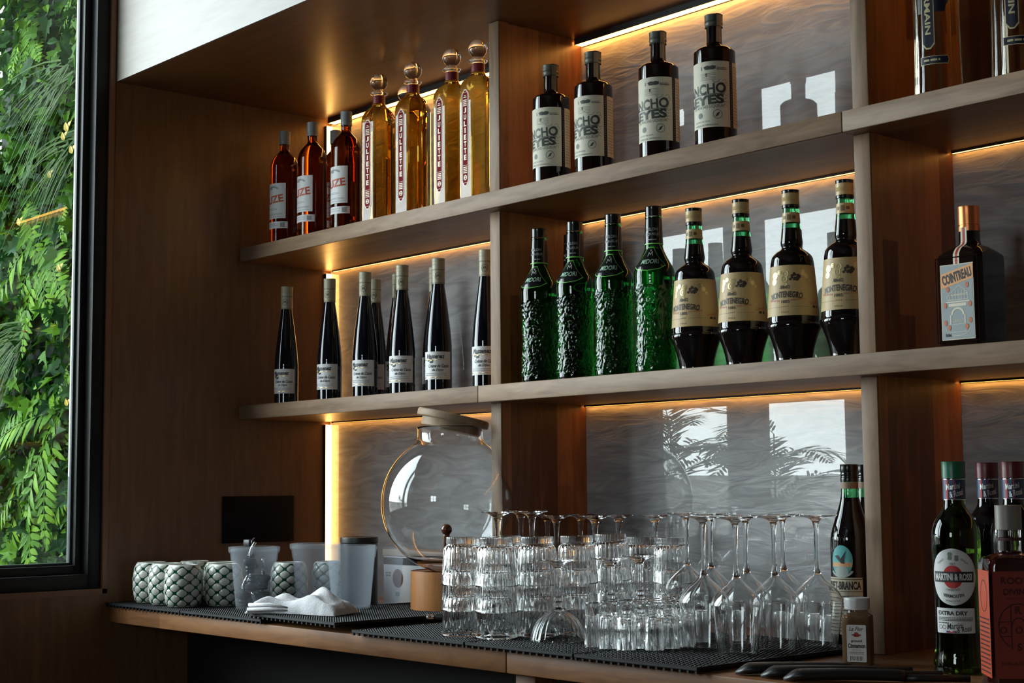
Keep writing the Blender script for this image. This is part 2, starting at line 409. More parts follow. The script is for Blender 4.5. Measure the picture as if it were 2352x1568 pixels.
# LED strips
M_chan = simple('strip_channel', (.02, .018, .016), .5)
def led(label, x0, x1, z, hang):
    t = tag(empty('led_strip', ((x0+x1)/2, -.013, z)), label, 'light strip', 'warm strips under the shelves'); L = (x1-x0)/2
    zc = z
    if hang:
        bm = bmesh.new(); add_box(bm, -L, L, -.014, -.0125, -.014, 0); add_box(bm, -L, L, .0105, .012, -.014, 0); add_box(bm, -L, L, -.0125, .0105, -.004, 0)
        bm_obj('channel', bm, M_chan, t); box('diffuser', -L, L, -.0124, .0104, -.0132, -.0045, M_led, t)
    else:
        bm = bmesh.new(); add_box(bm, -L, L, .002, .0035, -.0035, 0); add_box(bm, -L, L, .0105, .012, -.0035, 0); add_box(bm, -L, L, .0035, .0105, -.0014, 0)
        bm_obj('channel', bm, M_chan, t); box('diffuser', -L, L, .0036, .0104, -.0032, -.0015, M_led3, t)
G = .004
SP = [(.022, X1-TD-G, 'left'), (X1+G, X2-TD-G, 'middle'), (X2+G, X2+.955-TD-G, 'right')]
for a, b, n in SP:
    led('warm glowing strip along the back under the ceiling of the %s bay' % n, a, b, ZH, True)
    led('warm glowing strip at the back under the upper shelf, %s bay' % n, a, b, ZA-HA, False)
    led('warm glowing strip at the back under the lower shelf, %s bay' % n, a, b, ZB-HB, False)
M_led2 = emit('warm_diffuser_upright', (1.0, .50, .13), 12.0)
def vled(label, z0, z1):
    t = tag(empty('led_strip', (0, -.012, z0)), label, 'light strip', 'upright warm strips in the left corner')
    h = z1-z0
    bm = bmesh.new(); add_box(bm, .0005, .002, -.011, .010, .002, h-.002); add_box(bm, .0005, .010, -.011, -.0095, .002, h-.002)
    bm_obj('channel', bm, M_chan, t); box('diffuser', .0022, .010, -.0094, .009, .002, h-.002, M_led2, t)
vled('upright warm strip in the left corner between counter and lower shelf', .0, ZB-HB-.006)
vled('upright warm strip in the left corner behind the slim dark bottles', ZB, ZA-HA-.006)
vled('upright warm strip in the left corner behind the amber bottles, top shelf', ZA, ZH-.016)
pl = tag(box('socket_plate', .0, .007, -.336, -.12, .142, .262, M_plate, None, bev=.002), 'black rectangular wall plate on the dark left wall above the mugs', 'wall plate')

# ------------------------------------------------------------------ counter
ctr = tag(empty('back_bar_counter', (0, 0, -.037)), 'long brown wood counter under the shelves carrying all the glassware', 'counter')
for a, b in ((.001, 1.462), (1.4632, XR)): box('worktop', a, b, YF, -.001, 0, .037, M_top, ctr, bev=.0025)
box('plinth_panel', .001, XR, YF+.22, YF+.24, -.9, -.001, M_dark, ctr)
for x in (1.464, 2.9): box('leg_post', x, x+.05, YF+.02, YF+.07, -.912, -.001, M_top, ctr, bev=.002)

# ------------------------------------------------------------------ planting outside the left window
def frond(V, F, base, d, nrm, L, wid, n=16, droop=.5, taper=.9, ang=62, thin=.30, rib=True):
    """one fern / palm frond: leaflets on both sides of an arching rib"""
    d = Vector(d).normalized(); nrm = Vector(nrm).normalized(); side = d.cross(nrm).normalized(); nrm = side.cross(d)
    p = Vector(base); st = L/n; dirv = d.copy()
    prev = None
    for i in range(n+1):
        t = i/n
        dv = (d*math.cos(droop*t) - nrm*math.sin(droop*t)).normalized(); nv = side.cross(dv)
        w = wid*math.sin(PI*min(1, .12+t*taper*.95))**.8*(1-.25*t)
        if rib:
            a = len(V); rw = .0016*(1-t*.8)*(L/.2)
            V += [p-side*rw+nv*.0005, p+side*rw+nv*.0005]
            if prev is not None: F.append((prev, prev+1, a+1, a))
            prev = a
        if i > 0:
            for s in (-1, 1):
                ax = (side*s*math.sin(D(ang)) + dv*math.cos(D(ang)) + nv*random.uniform(-.12, .2)).normalized()
                tw = (dv*math.sin(D(ang)) - side*s*math.cos(D(ang)))
                lw = st*thin*1.5
                a = len(V)
                q = p + ax*w
                V += [p, p+ax*w*.3+tw*lw, p+ax*w*.75+tw*lw*.75-nv*w*.05, q-nv*w*.12, p+ax*w*.75-tw*lw*.6-nv*w*.05, p+ax*w*.3-tw*lw*.8]
                F += [(a, a+1, a+2, a+5), (a+5, a+2, a+3, a+4)] if s > 0 else [(a+5, a+2, a+1, a), (a+4, a+3, a+2, a+5)]
        p = p + dv*st
IVY = [(0, 0), (.28, -.12), (.5, .12), (.30, .30), (.42, .55), (.16, .52), (0, 1.0), (-.16, .52), (-.42, .55), (-.30, .30), (-.5, .12), (-.28, -.12)]
OVL = [(0, 0), (.22, .15), (.3, .4), (.2, .75), (0, 1.0), (-.2, .75), (-.3, .4), (-.22, .15)]
def leaf(V, F, p, shape, size, d, nrm):
    d = Vector(d).normalized(); nrm = Vector(nrm).normalized(); s = d.cross(nrm).normalized(); n = s.cross(d)
    a = len(V); V.append(Vector(p) + d*size*.35 - n*size*.03)
    for x, y in shape:
        V.append(Vector(p) + s*x*size + d*y*size + n*(abs(x)*.35 - y*y*.22)*size)
    k = len(shape)
    for i in range(k): F.append((a, a+1+i, a+1+(i+1) % k))
R = random.Random(11)
o = box('plant_wall_panel', -1.05, -.126, -.50, -.44, -.6, 2.3, simple('dark_backing_felt', (.008, .02, .010), .9))
tag(o, 'dark upright planting panel behind the leaves outside the window', 'panel')
V = []; F = []
for i in range(4200):
    x = R.uniform(-1.08, -.165); z = R.uniform(-.15, 1.95); y = -.50 - R.random()**1.3*.11
    d = Vector((R.uniform(-1, 1), R.uniform(-.9, -.1), R.uniform(-1.2, .5))); nrm = Vector((R.uniform(-.3, .8), -1, R.uniform(-.1, .9)))
    if R.random() < .55: leaf(V, F, (x, y, z), IVY, R.uniform(.038, .075), d, nrm)
    else: leaf(V, F, (x, y, z), OVL, R.uniform(.02, .042), d, nrm)
ivy = tag(mesh_obj('ivy_foliage', V, F, M_ivy), 'mass of green ivy leaves covering the wall outside the window', 'foliage', kind='stuff')
M_yel = simple('yellow_leaf_colour', (.30, .22, .008), .5)
for (x, z, sz) in ((-.33, 1.235, .035), (-.35, 1.215, .03), (-.30, 1.17, .03), (-.43, 1.125, .028), (-.62, 1.02, .03), (-.36, .86, .03), (-.30, .50, .025)):
    V = []; F = []; leaf(V, F, (x, -.622, z), OVL, sz, (.5, -.2, .6), (.2, -1, .4)); leaf(V, F, (x+.004, -.624, z), OVL, sz*.8, (-.2, -.3, .8), (.3, -1, .2))
    mesh_obj('yellow_leaf', V, F, M_yel, ivy)
def fern(x, z, n, L, label, a0=-150, a1=-30):
    t = tag(empty('fern', (x, -.57, z)), label, 'fern', 'ferns in the plant wall')
    for k in range(n):
        V = []; F = []
        a = D(a0+(a1-a0)*(k+.5)/n + R.uniform(-8, 8))
        frond(V, F, (0, R.uniform(-.01, .01), 0), (math.cos(a), R.uniform(-.45, -.2), math.sin(a)), (R.uniform(-.1, .3), -1, .4), L*R.uniform(.8, 1.1), L*.23, 17, droop=R.uniform(.3, .9))
        mesh_obj('frond', V, F, M_fern, t)
def grass(x, z, n, L, label, left=True):
    V = []; F = []
    for k in range(n):
        p = Vector((R.uniform(-.02, .02), R.uniform(-.02, 0), R.uniform(-.03, .03)))
        a = D(R.uniform(165, 235)) if left else D(R.uniform(200, 300)); dv = Vector((math.cos(a), R.uniform(-.4, .05), math.sin(a)+.2)).normalized(); l = L*R.uniform(.6, 1.1); w = R.uniform(.0018, .0035)
        sd = dv.cross(Vector((0, -1, .2))).normalized(); prev = None
        for i in range(8):
            tt = i/7; ww = w*(1-tt*.85); b = len(V); V += [p-sd*ww, p+sd*ww]
            if prev is not None: F.append((prev, prev+1, b+1, b))
            prev = b; dv = (dv + Vector((0, 0, -.16))).normalized(); p = p + dv*l/7
    o = mesh_obj('grass_tuft', V, F, M_grass); o.location = (x, -.585, z); tag(o, label, 'grass', 'grass tufts in the plant wall'); return o
grass(-.36, 1.42, 46, .42, 'topmost long grass tuft in the plant wall, level with the pale panel')
grass(-.30, 1.22, 46, .38, 'second long grass tuft from the top, right beside the window frame')
grass(-.60, .72, 60, .34, 'grass tuft halfway up the plant wall at the left edge')
fern(-.40, 1.12, 5, .17, 'small bright fern just below the long grass tufts')
fern(-.66, 1.10, 4, .24, 'bright fern at the left edge level with the orange reflection')
fern(-.56, 1.00, 5, .34, 'large fern with drooping fronds at mid height, left of the ivy')
fern(-.34, .86, 5, .20, 'small fern at mid height close to the window frame')
fern(-.30, .64, 4, .18, 'small fern by the frame a little below mid height')
fern(-.44, .50, 7, .38, 'large fern low in the plant wall with long left fronds', -190, -60)
fern(-.33, .32, 3, .22, 'lowest small fern, bottom right corner of the glass', -130, -60)
fern(-.60, .36, 6, .34, 'lowest large fern at the bottom left of the glass')
fern(-.70, 1.66, 5, .24, 'fern near the top left of the plant wall')
fern(-.38, 1.66, 4, .20, 'fern at the top of the plant wall beside the frame')
# palms outside, seen only as reflections in the glossy back panel
def palm(x, y, z0, n, L, label, zt):
    t = tag(empty('potted_palm', (x, y, z0)), label, 'palm')
    bm = bmesh.new()
    for k in range(n):
        V = []; F = []; a = 2*PI*k/n + R.uniform(-.3, .3); el = R.uniform(.5, 1.2)
        d = Vector((math.cos(a)*math.cos(el), math.sin(a)*math.cos(el), math.sin(el))); nrm = Vector((-math.cos(a)*math.sin(el), -math.sin(a)*math.sin(el), math.cos(el)))
        p0 = Vector((0, 0, zt*R.uniform(.75, 1)))
        tube(bm, [(0, 0, .3), p0*.6 + Vector((0, 0, .1)), p0], [.008, .006, .004], 6)
        frond(V, F, p0, d, nrm, L*R.uniform(.8, 1.15), L*.38, 22, droop=R.uniform(1.0, 1.7), ang=50, thin=.24)
        mesh_obj('frond', V, F, M_palm, t)
    bm_obj('stem', bm, M_palm, t)
    lathe('pot', [(.13, 0), (.17, .3), (.18, .32), (.16, .32), (.155, .3), (.0, .29)], simple('clay_pot', (.18, .09, .06), .7), t, 24, cap0=True, cap1=False)
palm(-.85, -2.30, ZF-.2, 14, .42, 'tall potted palm outside the window, mirrored in the back panel', 1.66)
palm(-.95, -3.10, ZF-.2, 15, .45, 'second potted palm outside, mirrored beside the middle divider', 1.66)
#BOTTLES_BEGIN
# ------------------------------------------------------------------ bottles on the shelves
def cap_ribs(n, d): return lambda r, z, a: r*(1 + d*math.cos(n*a))
M_amber = glass('amber_spirit', (.27, .05, .005), 1.40)
M_goldl = glass('golden_spirit', (.86, .54, .09), 1.42)
M_green = glass('bright_green_liqueur', (.008, .22, .02), 1.42)
M_emer = glass('emerald_glass', (.10, .62, .22), 1.5)
M_pale = glass('pale_gold_spirit', (.95, .87, .62), 1.42)
M_redcap = simple('dark_red_foil', (.20, .010, .014), .45)
M_lightgrey = simple('grey_cap', (.20, .215, .22), .45)
M_olive = simple('olive_foil', (.33, .30, .20), .42)
M_cream = simple('cream_paper', (.60, .575, .46), .62)
M_tan = simple('tan_paper', (.47, .33, .15), .5)
M_tandark = simple('tan_foil', (.50, .36, .16), .38)
M_white = simple('white_label', (.66, .66, .66), .55)
M_redink = simple('red_ink', (.42, .04, .02), .5)
M_yelink = simple('yellow_ink', (.80, .42, .10), .5)
M_greyink = simple('grey_ink', (.25, .25, .26), .5)
M_silver = simple('silver_ink', (.70, .72, .70), .35, Metallic=.5)
M_lime = simple('lime_ink', (.22, .75, .12), .4)
M_wine = simple('wine_red_print', (.17, .010, .016), .8, Specular_IOR_Level=.1)
M_mint = simple('pale_green_silver', (.42, .62, .48), .4, Metallic=.4)
M_blackpr = simple('black_sleeve', (.008, .009, .009), .18)

def lines_art(art, x0, x1, ys, h, seed=1, gap=.25):
    """rows of fine print too small to read"""
    r = random.Random(seed)
    for y in ys:
        x = x0
        while x < x1:
            w = r.uniform(1.2, 4)*h; art.rect(x, min(x+w, x1), y-h/2, y+h/2); x += w + gap*h*2.2
    return art

# -- amber bottle with grey cap
def make_amber():
    t = empty('amber_bottle')
    P = smooth_profile([(.030, 0, 1), (.0355, .002), (.038, .008), (.038, .10), (.038, .195), (.0365, .214), (.030, .231), (.0185, .244), (.0128, .252), (.0125, .262), (.0125, .272, 1)], 5)
    lathe('bottle', P, M_amber, t); Rf = rfun(P)
    lathe('cap', smooth_profile([(.0128, .268, 1), (.0143, .2685, 1), (.0143, .276, 1), (.0138, .2765, 1), (.0138, .278, 1), (.0145, .2785, 1), (.0145, .3025, 1), (.0135, .304), (.0, .3045, 1)], 2), M_lightgrey, t, cap1=False)
    az = D(2); fn = on_lathe(Rf, az, rref=.038); hw = .0385
    lb = Art().rect(-hw, hw, .067, .160).build('label', M_white, t, fn, .0003, .003)
    y = Art().text('SUZE', .0, .117, .0210, .066, bold=.035, rot=7).build('lettering', M_yelink, lb, fn, .0006, .003)
    y['label'] = 'yellow edge of the big letters'
    r = Art().text('SUZE', .0, .117, .0196, .064, bold=.022, rot=7).build('lettering', M_redink, lb, fn, .0009, .003)
    r['label'] = 'red big letters'
    g = Art().ring(0, .143, .020, .010, .005, 20, 10, 170).ell(-.004, .146, .004, .003)
    lines_art(g, -.016, .016, (.0935, .0905), .0012, 3); lines_art(g, -.03, .03, (.080, .0775, .072), .0011, 4)
    g.build('print', M_greyink, lb, fn, .0006, .003)
    st = Art().rect(-.044, .044, .041, .059).build('strip_label', M_white, t, fn, .0003, .003)
    lines_art(Art(), -.036, .020, (.053, .048), .0011, 5).rect(.024, .036, .044, .056).build('print', M_greyink, st, fn, .0006, .003)
    return t
ZAs, ZBs = ZA+.0002, ZB+.0002
amb = make_amber()
spots = [(.107, -.222, 'leftmost amber bottle with grey cap, in the shade of the left wall'), (.236, -.222, 'second amber bottle from the left, bright orange streak in its glass'),
         (.385, -.222, 'third amber bottle with grey cap, beside the tall golden decanters'), (.200, -.125, 'amber bottle hidden behind the third one, only its grey cap clear')]
for i, (x, y, lb) in enumerate(spots):
    o = amb if i == 0 else copy_tree(amb)
    o.location = (x, y, ZAs); o.rotation_euler.z = D((2, -3, 0, 8)[i]); tag(o, lb, 'bottle', 'amber bottles on the top shelf')

# -- golden hexagonal decanter with glass ball stopper
def make_decanter():
    t = empty('decanter_bottle')
    H = .36
    def hexm(r, z, a):
        if z > .292: return r
        w = 1 if z < .255 else max(0, 1-(z-.255)/.037)
        k = (a + PI/6) % (PI/3) - PI/6
        hx = min(1/math.cos(k), 1.115)
        return r*(1 + (hx*.905-1)*w)
    P = smooth_profile([(.036, 0, 1), (.0415, .002), (.043, .006, 1), (.043, .252, 1), (.0415, .262), (.034, .276), (.0225, .286), (.0175, .291), (.0165, .296, 1)], 4)
    lathe('bottle', P, M_goldl, t, 72, hexm, sharp=14)
    P2 = smooth_profile([(.0145, .296, 1), (.0145, .316), (.0155, .318), (.0205, .321), (.0215, .3235), (.020, .326), (.0155, .3275), (.0145, .329, 1)], 4)
    lathe('neck', P2, M_clear, t)
    lathe('neck_band', [(.0150, .2962), (.0152, .2964), (.0152, .3155), (.0150, .3157)], M_redcap, t, cap0=False, cap1=False)
    st = [(.0105, .3292)] + [(.0215*math.cos(D(a)), .3515+.0215*math.sin(D(a))) for a in range(-60, 91, 10)]
    st[-1] = (.0002, st[-1][1])
    lathe('ball_stopper', st, M_clear, t)
    az = 0; fn = on_plane((0, -.043*.905, 0), 0)
    def bar(w, z0, z1, c):
        s = [(-w, z0+c), (-w+.003, z0+c*.5), (-w*.55, z0+c*.4), (-w*.3, z0), (w*.3, z0), (w*.55, z0+c*.4), (w-.003, z0+c*.5), (w, z0+c), (w, z1-c), (w-.003, z1-c*.5), (w*.55, z1-c*.4), (w*.3, z1), (-w*.3, z1), (-w*.55, z1-c*.4), (-w+.003, z1-c*.5), (-w, z1-c)]
        return Art().poly(s)
    lb = bar(.0118, .032, .252, .012).build('label', simple('label_edge', (.72, .62, .50), .5), t, fn, .0004)
    bar(.0098, .035, .249, .011).build('label_field', M_wine, lb, fn, .0006)
    A = Art()
    for k, ch in enumerate('JULIETTE'): A.text(ch, 0, .204-.0152*k, .0118, .0085 if ch != 'I' else .004, bold=.045)
    for z0 in (.226, .074):
        for k in range(4): A.rect(-.006, .006, z0-.004*k, z0-.004*k+.0022)
    A.rect(-.005, .005, .2325, .2345).rect(-.003, .003, .2365, .2380).rect(-.007, .007, .2145, .2153).rect(-.007, .007, .079, .0798)
    A.ell(0, .052, .0055, .006).frame(-.0085, .0085, .040, .245, .0006)
    A.build('lettering', simple('pale_gold_print', (.80, .68, .50), .45), lb, fn, .0008)
    Art().text('2', 0, .052, .008, bold=.03).build('emblem', M_wine, lb, fn, .0010)
    return t
dec = make_decanter()
for i, (x, y, rz, lb) in enumerate([(.521, -.222, 4, 'leftmost golden decanter bottle with a red letter strip'), (.655, -.222, 3, 'second golden decanter from the left, a shorter-looking stopper peeping out behind it'),
        (.800, -.222, 2, 'third golden decanter, partly behind the one at the divider'), (.893, -.222, 2, 'golden decanter cut off by the left divider'), (.478, -.105, 5, 'golden decanter standing behind, only its ball stopper showing')]):
    o = dec if i == 0 else copy_tree(dec)
    o.location = (x, y, ZAs); o.rotation_euler.z = D((9, 6, 3, 1.5, 5)[i]); tag(o, lb, 'bottle', 'golden decanters on the top shelf')

# -- dark apothecary-shaped bottle with cream label
def make_ancho():
    t = empty('dark_liqueur_bottle')
    P = smooth_profile([(.034, 0, 1), (.0388, .0015), (.0397, .006), (.0397, .09), (.0397, .178), (.0385, .187), (.033, .1935), (.022, .1975), (.0165, .2005), (.0153, .206), (.015, .225), (.015, .2455, 1)], 5)
    lathe('bottle', P, simple('near_black_glass', (.008, .004, .003), .05, IOR=1.52), t); Rf = rfun(P)
    lathe('cap', smooth_profile([(.0152, .236, 1), (.0172, .2365), (.0165, .240), (.0175, .244), (.0168, .248, 1), (.0172, .2485, 1), (.0172, .2585), (.0163, .2605), (.0, .261, 1)], 3), simple('olive_cap', (.055, .058, .042), .45), t, cap1=False)
    az = D(2); fn = on_lathe(Rf, az, rref=.0397); hw = .0575
    lb = Art().rect(-hw, hw, .036, .162).build('label', M_cream, t, fn, .0003, .003)
    A = Art()
    A.text('1927', .016, .149, .007, .030).ell(.014, .1495, .006, .004).ell(.024, .1495, .006, .004)
    A.poly([(.010, .139), (.0135, .139), (.0125, .132), (.011, .132)])
    A.text('ANCHO', .004, .1085, .019, .088, bold=.03, shear=0, rot=3).text('ANCHO', .004, .1085, .021, .09, bold=-.012, rot=3)
    A.text('REYES', .002, .0875, .0185, .086, bold=.05, rot=3)
    A.line([(-.045, .096), (-.02, .0985), (.046, .0985)], .0011).line([(-.045, .0975), (-.02, .1), (.046, .1)], .0006)
    A.text('DE ANCHO LIQUEUR', .012, .0745, .0065, .064, rot=2)
    A.ell(-.003, .0595, .0055, .0055).ring(.032, .060, .0088, .0088, .0009).poly([(.027, .055), (.033, .057), (.037, .065), (.031, .062)])
    A.text('CONT.NET. 40% 750 ML', .0, .0475, .0028, .036).text('PUEBLA DE ZARAGOZA', .008, .0405, .0030, .050)
    A.ring(.030, .128, .0075, .0075, .0007, 20, 190, 350).line([(.024, .148), (.052, .146)], .0006)
    lines_art(A, .0, .030, (.1385, .1355, .1325, .1295, .1265), .0006, 8); lines_art(A, .032, .050, (.149, .1455), .0012, 9)
    for k in range(9): A.ring(.047+.002*math.sin(k*2), .075+.006*k, .004, .0035, .0006, 10, k*40, k*40+220)
    A.build('lettering', simple('dark_green_ink', (.035, .045, .035), .5), lb, fn, .0006, .003)
    sl = Art().rect(.066, .110, .036, .162).build('side_label', M_cream, t, fn, .0003, .003)
    lines_art(Art(), .068, .108, [.045+.006*k for k in range(19)], .0016, 10).build('print', M_greyink, sl, fn, .0006, .003)
    A = Art()
    for k in range(26): A.ell(.0618, .040+.0046*k, .0007, .0007, 8)
    A.build('raised_dots', M_tandark, t, fn, .0004, .003)
    bm = bmesh.new()
    a = D(78)
    path = [(.0155, .206), (.0156, .232), (.0180, .240), (.0178, .256), (.0168, .2615), (.006, .2622)]
    prev = None
    for r, z in path:
        vs = [bm.verts.new(((r)*math.sin(a+k/max(r, .012)), -(r)*math.cos(a+k/max(r, .012)), z)) for k in (-.0055, 0, .0055)]
        if prev: bm.faces.new((prev[0], prev[1], vs[1], vs[0])); bm.faces.new((prev[1], prev[2], vs[2], vs[1]))
        prev = vs
    bmesh.ops.solidify(bm, geom=bm.faces[:], thickness=-.0004)
    bm_obj('tax_strip', bm, simple('tax_paper', (.36, .31, .22), .6), t)
    return t
anc = make_ancho()
for i, (x, y, rz, lb) in enumerate([(1.132, -.222, 0, 'dark bottle with cream label nearest the left divider'), (1.260, -.222, -3, 'second dark cream-label bottle from the left divider'),
        (1.443, -.222, 4, 'third dark cream-label bottle, standing apart in mid shelf'), (1.588, -.222, 4, 'rightmost dark cream-label bottle, by the mirrored bottle shapes')]):
    o = anc if i == 0 else copy_tree(anc)
    o.location = (x, y, ZAs); o.rotation_euler.z = D(rz-6); tag(o, lb, 'bottle', 'dark cream-label bottles on the top shelf')

# -- tall fluted clear bottle with navy ribbon label
def make_elder():
    t = empty('fluted_bottle')
    oct_ = lambda r, z, a: r*(1+.075*(abs(math.cos(4*a))-.5)) if z < .24 else r
    P = smooth_profile([(.034, 0, 1), (.038, .002), (.039, .006, 1), (.0375, .10), (.0365, .235), (.030, .262), (.0175, .285), (.014, .30), (.014, .325, 1)], 4)
    lathe('bottle', P, M_pale, t, 96, oct_, sharp=20)
    lathe('cap', smooth_profile([(.0145, .318, 1), (.017, .319, 1), (.017, .348), (.015, .350), (.0, .3505, 1)], 2), simple('navy_cap', (.01, .012, .04), .35), t, cap1=False)
    Rf = lambda z: .0392-.000007*z; navy = simple('navy_print', (.006, .008, .024), .4)
    fn = on_lathe(Rf, D(8), rref=.039)
    gold = simple('pale_gold_edge', (.62, .55, .33), .4)
    sh = lambda w, z0: Art().poly([(-w*.35, z0), (w*.35, z0), (w, z0+.008), (w, .25), (-w, .25), (-w, z0+.008)])
    lb = sh(.0105, .078).build('label', gold, t, fn, .0006, .003)
    sh(.0090, .0805).build('label_field', navy, lb, fn, .0009, .003)
    Art().text('ST-GERMAIN', .0, .165, .0095, .125, bold=.03, rot=-90).build('lettering', gold, lb, fn, .0012, .003)
    w = Art().poly([(-.0175, .140), (.004, .140), (.028, .140), (.030, .150), (.036, .160), (.030, .172), (.028, .190), (-.0175, .190)]).build('side_crest', navy, t, fn, .0004, .003)
    b = Art().poly([(-.015, .0525), (.030, .0525), (.033, .0595), (.030, .0665), (-.015, .0665)]).build('lower_band', gold, t, fn, .0005, .003)
    Art().poly([(-.014, .0535), (.0297, .0535), (.032, .0595), (.0297, .0655), (-.014, .0655)]).build('band_field', navy, b, fn, .0008, .003)
    lines_art(Art(), -.008, .018, (.0595,), .0035, 12).build('print', gold, b, fn, .0011, .003)
    return t
eld = make_elder()
eld.location = (2.072, -.222, ZAs); eld.rotation_euler.z = D(4); tag(eld, 'clear fluted bottle with navy ribbon label, top shelf, nearer the right divider', 'bottle', 'clear fluted bottles on the top shelf')
o = copy_tree(eld); o.location = (2.216, -.222, ZAs); o.rotation_euler.z = D(14); o['label'] = 'clear fluted bottle at the top right corner of the photo'

# -- slim dark bottle, white label, olive screw cap
def make_slim():
    t = empty('slim_dark_bottle')
    P = smooth_profile([(.026, 0, 1), (.0298, .0015), (.0305, .005), (.0305, .092), (.0303, .106), (.027, .145), (.0195, .205), (.0145, .240), (.0135, .252, 1), (.0135, .29, 1)], 5)
    lathe('bottle', P, simple('blue_black_glass', (.004, .004, .007), .035, IOR=1.52), t); Rf = rfun(P)
    lathe('capsule', [(.0144, .2465), (.0147, .2468), (.0147, .280), (.0143, .2802)], M_olive, t)
    lathe('screw_cap', smooth_profile([(.0142, .2803, 1), (.0149, .2806, 1), (.0149, .289), (.0145, .2895), (.0149, .290), (.0149, .2965), (.0145, .297), (.0149, .2975), (.0149, .3045), (.0138, .3058), (.0, .306, 1)], 2), M_olive, t, cap1=False)
    az = D(15); fn = on_lathe(Rf, az, rref=.0305); hw = .0455
    lb = Art().rect(-hw, hw, .027, .090).build('label', M_white, t, fn, .0003, .003)
    A = Art().text('Massenez', .006, .0795, .0105, .046, bold=.03, shear=.25).text('Crème de Cassis', .014, .0575, .0075, .050, bold=.02, shear=.3).text('de Dijon', .012, .0475, .0075, .026, bold=.02, shear=.3)
    for k in range(7): A.ell(-.006+.005*math.cos(k*1.9), .069+.0035*math.sin(k*1.3), .0032, .0026, 10)
    A.build('lettering', M_ink, lb, fn, .0006, .003)
    Art().rect(-hw, -.006, .0712, .0722).rect(.004, hw-.004, .0712, .0722).rect(-hw, hw-.004, .0312, .0322).ell(-.002, .0705, .003, .0018, 12).build('gold_lines', M_gold, lb, fn, .0008, .003)
    lines_art(Art(), -.02, .034, (.0405, .0365), .0011, 15).build('print', M_greyink, lb, fn, .0006, .003)
    fc = on_lathe(lambda z: .0147, D(38), rref=.0147)
    Art().ring(0, .2645, .0075, .0085, .0008, 24).line([(-.004, .261), (-.002, .268), (.0, .263), (.002, .268), (.004, .261)], .0012).rect(-.03, .03, .2482, .2490).rect(-.03, .03, .2785, .2793).build('capsule_emblem', M_ink, t, fc, .0003, .002)
    bl = Art().rect(.068, .090, .030, .086).build('back_label', M_white, t, fn, .0003, .003)
    return t
slim = make_slim()
for i, (x, y, rz, lb) in enumerate([(.121, -.222, 0, 'leftmost slim dark bottle, in the shade by the left wall'), (.315, -.222, -5, 'slim dark bottle standing in front of the upright warm strip'),
        (.465, -.222, -2, 'third slim dark bottle, a red-tinged one close behind it'), (.613, -.222, 4, 'fourth slim dark bottle, another peeping out on its left'), (.749, -.222, 8, 'fifth slim dark bottle, next to last before the left divider'),
        (.915, -.222, 2, 'slim dark bottle cut off by the left divider'), (.375, -.125, 0, 'slim dark bottle behind the third one, showing on its right side'),
        (.489, -.14, 3, 'slim dark bottle half hidden behind the fourth one'), (.635, -.14, 5, 'slim dark bottle hidden behind the fifth one')]):
    o = slim if i == 0 else copy_tree(slim)
    o.location = (x, y, ZBs); o.rotation_euler.z = D(rz); tag(o, lb, 'bottle', 'slim dark bottles on the lower shelf')

# -- green bottle with pillowed glass
def make_green():
    t = empty('green_textured_bottle')
    P0 = [(.034, 0, 1), (.0385, .002), (.0398, .010), (.0385, .03), (.0366, .075), (.0364, .115), (.0385, .155), (.0400, .180), (.0402, .197), (.0370, .209), (.0295, .222), (.0215, .238), (.0180, .250), (.0170, .28), (.0160, .308, 1)]
    P = smooth_profile(P0, 14)
    def bump(r, z, a):
        w = min(1, max(0, (z-.010)/.012))*min(1, max(0, (.176-z)/.01))
        if w <= 0: return r
        q = Vector((r*math.sin(a)*190, -r*math.cos(a)*190, z*190))
        q = q + Vector(mnoise.noise_vector(q*.35))*.9
        dd, _ = mnoise.voronoi(q)
        return r + w*(.0046*(.60-min(dd[0], 1.1)) )
    v, f = lathe_data(P, 144, bump)
    mesh_obj('bottle', v, f, M_green, t, True); Rf = rfun(P)
    R2 = lambda z: Rf(z)+.0002
    lathe('neck_sleeve', [(R2(z)+.0003, z) for z in (.254, .262, .275, .29, .304)], M_blackpr, t, cap0=False, cap1=False)
    lathe('sleeve_edge', [(R2(z)+.0005, z) for z in (.2535, .2555)], M_lime, t, cap0=False, cap1=False)
    lathe('glass_collar', smooth_profile([(.0155, .306, 1), (.0168, .3065), (.0168, .310), (.0155, .3105, 1)], 3), M_clear, t)
    lathe('cap', smooth_profile([(.0150, .3106, 1), (.0162, .311, 1), (.0162, .3275), (.0152, .3295), (.0, .330, 1)], 3), M_blackpr, t, cap1=False)
    fn = on_lathe(Rf, D(14), rref=.034)
    def tri(d): return Art().poly([(-.0125+d, .247-d), (.0125-d, .247-d), (.0215-d, .230), (.034-d*1.2, .209+d), (.020, .2015+d), (0, .1985+d), (-.020, .2015+d), (-.034+d*1.2, .209+d), (-.0215+d, .230)])
    lb = tri(0).build('label', M_lime, t, fn, .0004, .004, .004)
    tri(.0012).build('label_field', M_blackpr, lb, fn, .0006, .004, .004)
    Art().text('MIDORI', .003, .2175, .0098, .038, bold=.015, shear=.18).build('lettering', M_mint, lb, fn, .0009, .003, .004)
    Art().line([(-.004, .228), (-.002, .2365), (.003, .2315), (.008, .2385), (.009, .229)], .0013).ell(.003, .2405, .0012, .0022, 10).build('emblem', M_silver, lb, fn, .0009, .003, .004)
    fs = on_lathe(lambda z: Rf(z), D(20), rref=.018)
    Art().text('MELON', .0, .283, .006, .025, bold=.02).text('LIQUEUR', .001, .273, .006, .031, bold=.02).rect(-.008, .002, .2615, .2635).rect(.003, .010, .2615, .2635).build('sleeve_lettering', M_greyink, t, fs, .0008, .002)
    return t
grn = make_green()
